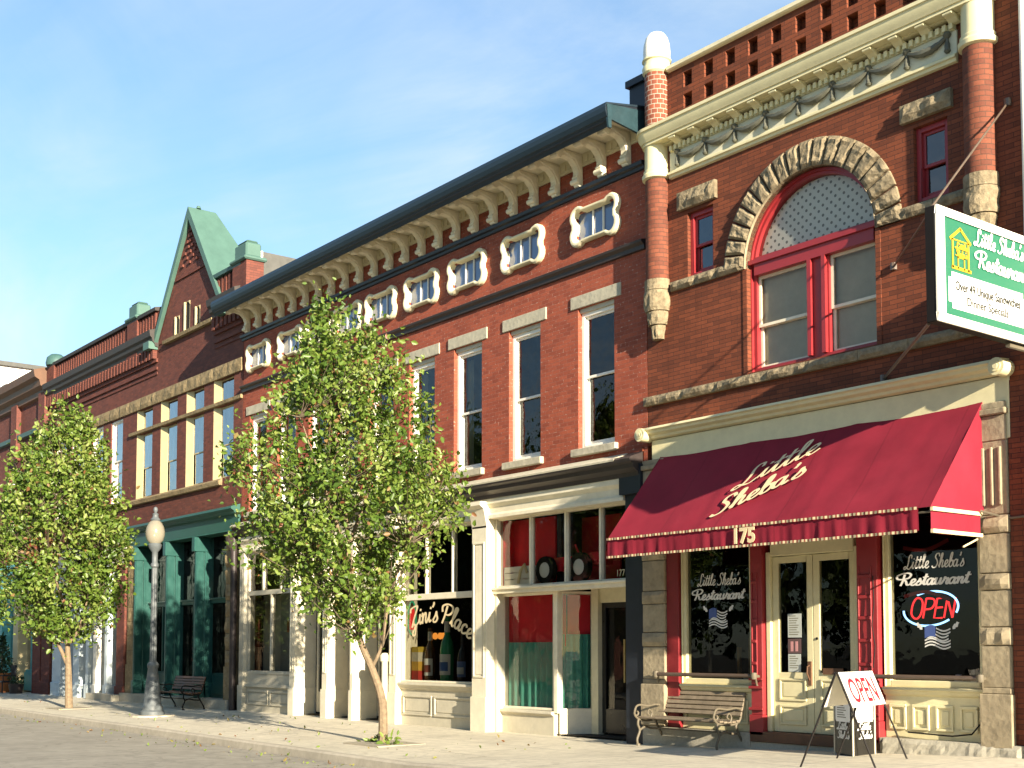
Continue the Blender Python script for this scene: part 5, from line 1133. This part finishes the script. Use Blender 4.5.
# tent-shaped OPEN board on four splayed legs
nP = Vector((-9.89,-2.33)); fP = Vector((-10.36,-1.01)); rd_ = (fP-nP).normalized(); 
lat = Vector((rd_.y, -rd_.x)); zb = .05
of = thing('sandwich_board', 'white folding OPEN board on thin black splayed legs', 'sign board', ((nP.x+fP.x)/2, (nP.y+fP.y)/2, zb))
HT = 1.22; SPR = .50
def P3(p, l_, z): q_ = p+lat*l_; return (q_.x, q_.y, zb+z)
for p, sg in ((nP,1),(nP,-1),(fP,1),(fP,-1)):
    m = MB(); m.tube([P3(p, sg*SPR, -.02), P3(p, sg*.006, HT)], .0125, 7); m.build('leg', M['blackm'], of)
bd = .43
for sg in (1, -1):
    t1 = bd/HT*1.0; l1 = SPR*t1
    a = [P3(nP-rd_*.0, sg*.012, HT-.0), P3(fP, sg*.012, HT), P3(fP, sg*(l1+.012), HT-bd), P3(nP, sg*(l1+.012), HT-bd)]
    nn = (Vector(a[1])-Vector(a[0])).cross(Vector(a[3])-Vector(a[0])).normalized()*(-.012 if sg == 1 else .012)
    m = MB(); b_ = [tuple(Vector(q_)+nn) for q_ in a]; m.add(a+b_, [(0,1,2,3),(7,6,5,4),(0,4,5,1),(1,5,6,2),(2,6,7,3),(3,7,4,0)]); pn = m.build('panel', M['white'], of)
    o3 = (Vector(a[3])+Vector(a[2]))/2; ux = (Vector(a[1])-Vector(a[0])).normalized()*(1 if sg == 1 else -1); uz = (Vector(a[0])-Vector(a[3])).normalized()
    outn = ux.cross(uz); 
    org = o3+uz*.06+outn*.016
    block('OPEN', .46, org, ux, uz, paint('crimson lettering', (.24,.012,.025), .5, .05, 0), pn, 'lettering', .92, .001, 0, .004)
    m = MB(); m.tube([a[0], a[3]], .011, 5); m.tube([a[1], a[2]], .011, 5); m.tube([a[0], a[1]], .011, 5); m.build('edge_strip', M['blackm'], pn)
# black bin-like menu box
bx = thing('menu_box', 'black box stand with pasted white menus behind the folding OPEN board', 'menu stand', (-10.87,-.35,gz(-10.87,-.35)))
zb2 = gz(-10.87,-.35); cA = Vector((-10.80,-.82)); e1 = Vector((-.46,.20)); e2 = Vector((-.06,.86)); H2 = .90
pts = [cA, cA+e2*.62, cA+e2*.62+e1, cA+e1]
m = MB(); m.pxy([(p.x,p.y) for p in pts], zb2, zb2+H2); m.build('body', M['blackdoor'], bx, bevel=.01)
m = MB()
for p in pts: m.tube([(p.x,p.y,zb2),(p.x,p.y,zb2+H2+.01)], .014, 6)
m.build('edge_strip', M['greyp'], bx)
def onface(o, d, nrm):
    return lambda u, v: (o.x+d.x*u+nrm.x*.012, o.y+d.y*u+nrm.y*.012, zb2+v)
fs_ = []
for o, d in ((cA+e1, -e1), (cA, e2*.62)):
    nrm = Vector((d.y, -d.x)).normalized(); fn = onface(o, d, nrm)
    m = MB(); m.add([fn(.14,.45),fn(.86,.45),fn(.90,.48),fn(.90,.69),fn(.86,.72),fn(.14,.72),fn(.10,.69),fn(.10,.48)], [tuple(range(8))]); m.build('menu_sheet', M['siding'], bx, recalc=False)
    m = MB(); k = .62/script_len("Sheba's")
    script(m, 'Little', .07, lambda u, v: fn(.18+u*k*1.2, .345+v*.10), .2, (nrm.x,nrm.y,0)); script(m, "Sheba's", .07, lambda u, v: fn(.22+u*k, .225+v*.10), .2, (nrm.x,nrm.y,0)); m.build('lettering', M['letter_w'], bx, recalc=False)
    fn2 = lambda u, v, fn=fn, nrm=nrm: tuple(Vector(fn(u, v))+Vector((nrm.x,nrm.y,0))*.002)
    m = MB()
    if d is not None and o != cA:
        for r_ in range(6): m.add([fn2(.2,.68-.032*r_),fn2(.2+.35+.2*((r_*7)%3)/3,.68-.032*r_),fn2(.2+.35+.2*((r_*7)%3)/3,.668-.032*r_),fn2(.2,.668-.032*r_)], [(0,1,2,3)])
        m.build('menu_print', sgt, bx, recalc=False)
# lamp post
lx, ly = -30.67, -2.65; lz = gz(lx, ly)
lp = thing('street_lamp', 'grey fluted lamp post with a clear acorn globe at the kerb', 'street lamp', (lx, ly, lz))
m = MB(); m.pxy([(lx+.55*math.cos(R(a)), ly+.55*math.sin(R(a))) for a in range(0,360,20)], lz-.1, lz+.035); m.build('footing', M['kerb'], lp)
m = MB(); m.lathe(lx, ly, [(.30,lz+.03),(.30,lz+.12),(.25,lz+.16),(.25,lz+.24),(.22,lz+.28),(.19,lz+.62),(.15,lz+.95),(.12,lz+1.2),(.14,lz+1.24),(.14,lz+1.3),(.10,lz+1.36)], 16); m.build('base', M['lampm'], lp, smooth=True)
m = MB(); n = 24; prof = [(.088,lz+1.3),(.08,lz+2.2),(.066,lz+3.75)]
vs = []
for r_, z in prof:
    for k in range(n): a = 2*math.pi*k/n; rr = r_*(1 if k % 2 else .9); vs.append((lx+rr*math.cos(a), ly+rr*math.sin(a), z))
m.add(vs, [(j*n+k, j*n+(k+1)%n, (j+1)*n+(k+1)%n, (j+1)*n+k) for j in range(2) for k in range(n)]); m.build('shaft', M['lampm'], lp)
m = MB(); m.lathe(lx, ly, [(.066,lz+3.72),(.1,lz+3.76),(.1,lz+3.82),(.07,lz+3.86),(.075,lz+4.12),(.15,lz+4.22),(.17,lz+4.3),(.13,lz+4.35),(0,lz+4.36)], 18); m.build('fitter', M['lampm'], lp, smooth=True)
s = N('acorn globe glass'); g_ = s.n('ShaderNodeBsdfGlossy'); g_.inputs['Roughness'].default_value = .12; d_ = s.n('ShaderNodeBsdfPrincipled'); d_.inputs['Base Color'].default_value = (.33,.30,.23,1); d_.inputs['Roughness'].default_value = .2
t_ = s.n('ShaderNodeBsdfTransparent'); t_.inputs[0].default_value = (.9,.88,.8,1); m1 = s.n('ShaderNodeMixShader'); m1.inputs[0].default_value = .6; s.l(t_.outputs[0], m1.inputs[1]); s.l(d_.outputs[0], m1.inputs[2]); M['globe'] = s.fin(m1)
m = MB(); m.lathe(lx, ly, [(.13,lz+4.34),(.20,lz+4.42),(.235,lz+4.54),(.24,lz+4.64),(.215,lz+4.76),(.16,lz+4.87),(.09,lz+4.93)], 22); m.build('globe', M['globe'], lp, smooth=True)
m = MB(); m.lathe(lx, ly, [(.11,lz+4.91),(.13,lz+4.95),(.08,lz+5.0),(.07,lz+5.06),(.085,lz+5.09),(.03,lz+5.12),(.055,lz+5.17),(.06,lz+5.21),(.04,lz+5.26),(0,lz+5.28)], 14); m.build('finial', M['lampm'], lp, smooth=True)
# planter with conifer and dark chair at far left
px, py = -50.6, -.6; pz = gz(px, py)
pl = thing('planter', 'orange terracotta tub at the foot of the turquoise shopfront', 'planter', (px, py, pz)); m = MB(); m.lathe(px, py, [(.0,pz),(.36,pz),(.46,pz+.62),(.52,pz+.64),(.52,pz+.74),(.44,pz+.74),(.42,pz+.64),(0,pz+.62)], 18); m.build('pot', paint('terracotta', (.42,.15,.05), .7), pl, smooth=True)
px2, py2 = -49.55, -.7; cz = gz(px2, py2)
ch = thing('garden_chair', 'dark slatted chair beside the orange planter at far left', 'chair', (px2, py2, cz))
m = MB(); m.box(px2-.28,px2+.28,py2-.28,py2+.25,cz+.4,cz+.46); m.build('seat', M['navy'], ch, bevel=.01)
m = MB()
for k in range(5): m.box(px2-.26+.11*k, px2-.18+.11*k, py2+.2+.02, py2+.25, cz+.46, cz+1.0)
m.box(px2-.28,px2+.28,py2+.2,py2+.27,cz+.96,cz+1.05); m.build('backrest', M['navy'], ch)
for a in (-.25,.25):
    for b in (-.24,.22): m = MB(); m.tube([(px2+a,py2+b,cz),(px2+a,py2+b,cz+.42)], .025, 6); m.build('leg', M['navy'], ch)
    m = MB(); m.box(px2+a-.04,px2+a+.04,py2-.26,py2+.22,cz+.64,cz+.68); m.tube([(px2+a,py2-.22,cz+.42),(px2+a,py2-.22,cz+.65)], .022, 6); m.build('armrest', M['navy'], ch)
px3 = -48.75; pt = thing('flower_tub', 'small purple flower tub between the dark chair and the brick pier', 'planter', (px3,-.6,gz(px3,-.6)))
m = MB(); z = gz(px3,-.6); m.lathe(px3,-.6,[(0,z),(.22,z),(.28,z+.36),(.24,z+.36),(0,z+.33)],14); m.build('pot', M['pipe'], pt, smooth=True)

# ================================================================== FOLIAGE
def leaf_mat(name, cols, tr=.35):
    s = N(name); at_ = s.n('ShaderNodeAttribute'); at_.attribute_name = 'tint'
    r_ = s.n('ShaderNodeValToRGB'); e = r_.color_ramp.elements; e[0].position = 0; e[0].color = (*cols[0], 1); e[1].position = 1; e[1].color = (*cols[-1], 1)
    for i, c in enumerate(cols[1:-1]): x = e.new((i+1)/(len(cols)-1)); x.color = (*c, 1)
    s.l(at_.outputs['Fac'], r_.inputs[0])
    p = s.princ(r_.outputs[0], .42, .45); t = s.n('ShaderNodeBsdfTranslucent'); s.l(s.mix(.5, r_.outputs[0], (.16,.20,.02)), t.inputs[0])
    mx = s.n('ShaderNodeMixShader'); mx.inputs[0].default_value = tr; s.l(p.outputs[0], mx.inputs[1]); s.l(t.outputs[0], mx.inputs[2]); return s.fin(mx)
M['leaf'] = leaf_mat('pear leaves', [(.06,.115,.016),(.105,.175,.024),(.16,.235,.038),(.235,.295,.07),(.24,.16,.06),(.17,.03,.02)])
M['leaf_far'] = leaf_mat('street tree leaves', [(.03,.07,.012),(.06,.10,.02),(.10,.13,.03)], .25)
M['bark_dk'] = paint('dark twig bark', (.11,.085,.055), .85, .3, .2)
M['needle'] = leaf_mat('dark conifer', [(.008,.03,.012),(.014,.045,.016),(.025,.06,.02)], .1)
M['bark'] = paint('pale young bark', (.22,.165,.105), .85, .4, .4, 1.0, .15, 14)
def leaves(name, pts, size, mat, parent, tints, seed, aspect=.62, droop=.35):
    rg = np.random.default_rng(seed); n = len(pts); pts = np.asarray(pts)
    d = rg.normal(size=(n,3)); d[:,2] -= droop; d /= np.linalg.norm(d,axis=1,keepdims=True)
    q_ = rg.normal(size=(n,3)); s_ = np.cross(d,q_); s_ /= np.linalg.norm(s_,axis=1,keepdims=True); nn = np.cross(d,s_)
    ln = size*rg.uniform(.5,1.4,size=(n,1)); wd = ln*aspect*.5
    v = np.empty((n,6,3)); v[:,0] = pts; v[:,1] = pts+d*ln*.35+s_*wd+nn*wd*.35; v[:,2] = pts+d*ln*.72+s_*wd*.75+nn*wd*.3-nn*ln*.04; v[:,3] = pts+d*ln-nn*ln*.14; v[:,4] = pts+d*ln*.72-s_*wd*.75+nn*wd*.3-nn*ln*.04; v[:,5] = pts+d*ln*.35-s_*wd+nn*wd*.35
    base = wl(parent) if parent else Vector((0,0,0)); v = v.reshape(-1,3)-np.array(base)
    me = bpy.data.meshes.new(name); me.vertices.add(n*6); me.vertices.foreach_set('co', v.astype(np.float32).ravel())
    f = np.array([[0,1,2,3],[0,3,4,5]]); idx = (f[None]+(np.arange(n)*6)[:,None,None]).reshape(-1)
    me.loops.add(n*8); me.loops.foreach_set('vertex_index', idx.astype(np.int32)); me.polygons.add(n*2); me.polygons.foreach_set('loop_start', (np.arange(n*2)*4).astype(np.int32)); me.update(calc_edges=True)
    a = me.attributes.new('tint','FLOAT','POINT'); a.data.foreach_set('value', np.repeat(np.asarray(tints),6).astype(np.float32))
    me.materials.append(M[mat]); o = bpy.data.objects.new(name, me); COL.objects.link(o)
    if parent: o.parent = parent
    return o
def street_tree(name, label, base, prof, trunk_paths, nclus, per, size, seed, depth=.85, red=()):
    """prof: (z, left, right) extents measured across the line of sight; the crown is as deep as it is wide"""
    bx_, by_ = base; bz = gz(bx_, by_); rg = np.random.default_rng(seed)
    t = thing(name, label, 'tree', (bx_, by_, bz)); zs_ = [p[0] for p in prof]
    R2 = np.array([rt.x, rt.y]); A2 = np.array([ax.x, ax.y])
    def lims(z): return np.interp(z, zs_, [p[1] for p in prof]), np.interp(z, zs_, [p[2] for p in prof])
    cl = []
    area = np.array([max(.05, (p[2]-p[1]))**2 for p in prof]); 
    while len(cl) < nclus:
        z = rg.uniform(zs_[0], zs_[-1]); l_, r_ = lims(z); hw_ = (r_-l_)/2
        if rg.uniform() > (hw_/max((p[2]-p[1])/2 for p in prof))**1.5+.04: continue
        a = rg.uniform(0, 2*math.pi); q_ = math.sqrt(rg.uniform(.06,1)) * rg.uniform(.88,1.0)
        if rg.uniform() < .16: q_ *= rg.uniform(1.08,1.22)
        cl.append(((l_+r_)/2+hw_*q_*math.cos(a), hw_*depth*q_*math.sin(a), z, q_))
    pts = []; tn = []; tw_ = MB(); tips = []
    def w3(u, d, z): p = np.array([bx_,by_])+R2*u+A2*d; return (p[0], p[1], z)
    stems = [[w3(*p) for p in path[0]] for path in trunk_paths]
    for st, path in zip(stems, trunk_paths):
        P_ = [Vector(q_) for q_ in st]; sm = []
        for i in range(len(P_)-1):
            for k in range(4): sm.append(P_[i].lerp(P_[i+1], k/4))
        sm.append(P_[-1]); 
        for _ in range(2): sm = [sm[0]]+[(sm[i-1]+sm[i]*2+sm[i+1])/4 for i in range(1,len(sm)-1)]+[sm[-1]]
        n = len(sm); tw_.tube(sm, [path[1]+(path[2]-path[1])*i/(n-1) for i in range(n)], 9)
    allp = [Vector(q_) for st in stems for q_ in st[1:]]
    tb_ = MB()
    for (u, d, z, q_) in cl:
        c = Vector(w3(u, d, z)); cand = [p for p in allp if p.z < c.z-.15] or allp[:1]
        r0 = min(cand, key=lambda p: (p-c).length+abs(p.z-(c.z-.9))*.6)
        mid = r0.lerp(c, .55)+Vector((0,0,-.08)); tb_.tube([r0, mid, c+(c-mid)*.3], [.014,.009,.003], 4, False)
        k = int(per*rg.uniform(.6,1.35)); sig = rg.uniform(.09,.24); off = rg.normal(size=(k,3))*sig*np.array([.8,.8,1.25])
        tint0 = rg.uniform(.0,.6)
        for o_ in off:
            p = np.array(c)+o_; pts.append(p); tv = np.clip(tint0+rg.normal()*.13, 0, .62)
            for (ru, rz, rr_) in red:
                if (u-ru)**2+(z-rz)**2 < rr_**2 and rg.uniform() < .8: tv = rg.uniform(.8, 1.0)
            if rg.uniform() < .03: tv = rg.uniform(.75,.95)
            tn.append(tv)
    tw_.build('trunk', M['bark'], t, smooth=True); tb_.build('branches', M['bark_dk'], t)
    leaves('crown', pts, size, 'leaf', t, tn, seed); return t
street_tree('street_tree', 'young pear tree with a forked trunk in front of the red brick tavern', (-19.26,-3.01),
    [(1.95,-.7,-.05),(2.3,-1.3,.15),(2.7,-1.75,.6),(3.3,-2.35,.95),(3.9,-2.75,1.5),(4.35,-2.75,1.75),(4.8,-2.85,1.25),(5.5,-2.4,.9),(6.1,-2.25,.72),(6.7,-2.05,.42),(7.0,-1.75,.05),(7.35,-1.45,-.5),(7.75,-1.2,-.95)],
    [([(0,0,-.15),(0,0,.65),(-.2,.05,1.2),(-.45,.0,1.75),(-.55,.1,2.5),(-.7,0,4.0),(-.95,.1,5.8),(-1.05,0,7.6)], .088, .012), ([(-.22,.05,1.22),(-.02,-.05,1.6),(.08,-.1,2.4),(.4,-.2,3.4),(.9,-.3,4.3)], .036, .008), ([(-.55,.1,2.4),(-1.2,.3,3.4),(-1.9,.5,4.6)], .045, .01), ([(-.65,0,3.4),(-.3,.6,4.6),(-.1,.8,5.6)], .04, .008), ([(-.65,0,3.2),(-1.0,-.6,4.4),(-1.4,-.8,5.6)], .04, .008)],
    400, 52, .100, 3)
street_tree('street_tree', 'rounder pear tree with a small red leaved patch at the far left kerb', (-36.34,-2.81),
    [(1.95,-1.0,.3),(2.4,-1.75,.9),(3.0,-2.15,1.45),(3.8,-2.3,1.72),(4.6,-2.35,1.75),(5.3,-2.35,1.7),(6.0,-2.2,1.55),(6.8,-1.9,1.2),(7.4,-1.4,.9),(8.0,-1.0,.55),(8.6,-.55,.2)],
    [([(0,0,-.15),(-.03,0,.7),(-.05,0,1.25),(-.1,0,1.9),(-.1,0,3.5),(-.15,0,5.5),(-.15,0,8.0)], .115, .012), ([(-.06,.02,1.1),(-.35,.05,1.7),(-.75,.05,2.4),(-1.2,.1,3.4)], .065, .012), ([(-.08,0,1.7),(.25,-.05,2.1),(.5,-.1,3.0),(.9,-.2,4.4)], .05, .01), ([(-.1,0,2.6),(.1,.7,4.0),(.2,.9,5.2)], .045, .01), ([(-.1,0,2.6),(-.4,-.7,4.0),(-.6,-.9,5.4)], .045, .01)],
    430, 46, .135, 11, red=((-.75,4.3,.33),))
# small conifer in the planter, weeds at the trunk
rg = np.random.default_rng(5)
cf_ = thing('potted_conifer', 'dark green conifer growing in the orange planter at far left', 'shrub', (px, py, pz+.6))
pp = []; 
for k in range(900):
    z = rg.uniform(0,1)**1.3; r_ = .62*(1-z)*math.sqrt(rg.uniform()); a = rg.uniform(0,6.28); pp.append((px+r_*math.cos(a), py+r_*math.sin(a), pz+.68+z*1.5))
leaves('needles', pp, .13, 'needle', cf_, rg.uniform(0,1,900), 4, .4)
m = MB(); m.tube([(px,py,pz+.6),(px,py,pz+2.0)], [.04,.01], 6); m.build('stem', M['bark'], cf_)
fl = []; zf = gz(px3,-.6)
for k in range(160): a = rg.uniform(0,6.28); r_ = .26*math.sqrt(rg.uniform()); fl.append((px3+r_*math.cos(a), -.6+r_*math.sin(a), zf+.36+rg.uniform(0,.28)))
leaves('blossoms', fl, .08, 'needle', pt, rg.uniform(.3,1,160), 6, .8)
for x, y, sd_, n_, lab in ((-19.62,-2.85,1,46,'tuft of bright green weeds at the left of the forked trunk'),(-18.9,-3.05,2,26,'thin weeds on the right of the forked trunk base')):
    wdp = thing('weed_tuft', lab, 'weeds', (x,y,gz(x,y))); z = gz(x,y); r2 = np.random.default_rng(sd_)
    leaves('foliage', [(x+r2.normal()*.12, y+r2.normal()*.10, z+abs(r2.normal())*.07) for _ in range(n_)], .11, 'leaf', wdp, r2.uniform(.2,.6,n_), sd_, .5, -.6)
# fallen leaves and grit
r2 = np.random.default_rng(9); lv_ = []
while len(lv_) < 300:
    x = -16-abs(r2.normal())*14; y = kerb_y(x)-abs(r2.normal())*.55-.03 if r2.uniform() < .6 else kerb_y(x)+.2+r2.uniform()*3.5
    zr = (min(-.25, gz(x,-4.3)-.15)+(-.3+.25)*min(1,(kerb_y(x)-y)/9.5)) if y < kerb_y(x)-.02 else gz(x,y)
    lv_.append((x, y, zr+.012))
fo = leaves('fallen_leaves', lv_, .065, 'leaf', None, r2.uniform(.3,.95,len(lv_)), 9, .6, 0); fo['kind'] = 'stuff'
# tree pits: darker soil squares
for x, y in ((-19.26,-3.0),(-36.34,-2.8)):
    m = MB(); m.pxy([(x-.55,y-.5),(x+.6,y-.5),(x+.6,y+.5),(x-.55,y+.5)], gz(x,y)-.05, gz(x,y)+.016); struct(m.build('tree_pit_soil', M['pit'], org=(x,y,gz(x,y))))
# trees on the other side of the road, seen as reflections in the sash windows
for x, y, sd_, hh in ((-40,-20.5,21,11.0),(-49,-20.5,22,12.0),(-58,-21,23,11.5),(-30,-20.5,24,9.5)):
    rg = np.random.default_rng(sd_); t = thing('opposite_tree', {21:'tall broad tree across the road nearest the lamp',22:'tallest broad tree across the road',23:'broad tree across the road farthest down the street',24:'lower broad tree across the road nearest the camera'}[sd_], 'tree', (x,y,-.2))
    m = MB(); m.tube([(x,y,-.2),(x+.1,y,2.5),(x,y,hh*.8)], [.3,.22,.05], 8); m.build('trunk', M['bark'], t, smooth=True)
    pp = []; tt = []
    for k in range(150):
        z = rg.uniform(2.4,hh); rr = 4.6*math.sqrt(max(.03, 1-((z-hh*.5)/(hh*.5))**2)); a = rg.uniform(0,6.28); q_ = math.sqrt(rg.uniform(.1,1)); c = np.array([x+rr*q_*math.cos(a), y+rr*q_*math.sin(a)*.75, z])
        o_ = c+rg.normal(size=(26,3))*.5; pp += list(o_); tt += [rg.uniform(0,.9)]*26
    leaves('crown', pp, .42, 'leaf_far', t, tt, sd_, .75)

# unseen shops added on the camera's side to shade low sky; reflected in glass
for k, (x0, x1, hh, mt) in enumerate(((-125,-96,8.5,'brick_d'),(-95.9,-72,9.5,'brick_c'),(-71.9,-52,8.0,'brick_d'),(-20,-2,8.5,'brick_c'),(-1.9,18,9.0,'brick_d'),(18.1,42,8.0,'brick_c'))):
    t = thing('unseen_shop', ['unseen brown brick shop farthest down the far side of the road','unseen dark red brick shop second farthest down the far side of the road','unseen low brown brick shop beyond the opposite trees','unseen dark red brick shop behind the camera left','unseen brown brick shop directly behind the camera','unseen dark red brick shop behind the camera right'][k], 'shop', ((x0+x1)/2,-23,-.2), 'unseen shops along the far side of the road')
    w = MB(); hs = [(x0+1.2+2.6*i, x0+2.4+2.6*i, 4.6, 6.8) for i in range(int((x1-x0-2)/2.6))]
    w.box(x0, x1, -34, -24.5, -.2, hh)
    facade(w, x0, x1, -.2, hh, -23.9, [(a,b,-23.9,0) for a,b in ()], .2)
    w.box(x0, x1, -24.5, -23.9, hh-.01, hh+.3); w.build('wall', M[mt], t)
    for a, b, c_, d_ in hs:
        m = MB(); frame(m, a, b, c_, d_, -23.88, -23.8, .08, (), ((c_+d_)/2,)); f = m.build('window', M['white'], t); m = MB(); m.quad((a+.05,-23.85,c_+.05),(b-.05,-23.85,c_+.05),(b-.05,-23.85,d_-.05),(a+.05,-23.85,d_-.05)); m.build('pane', M['dark'], f)
    m = MB(); m.box(x0+.3, x1-.3, -23.88, -23.7, 3.2, 4.0); m.build('fascia', M['ivory'], t)
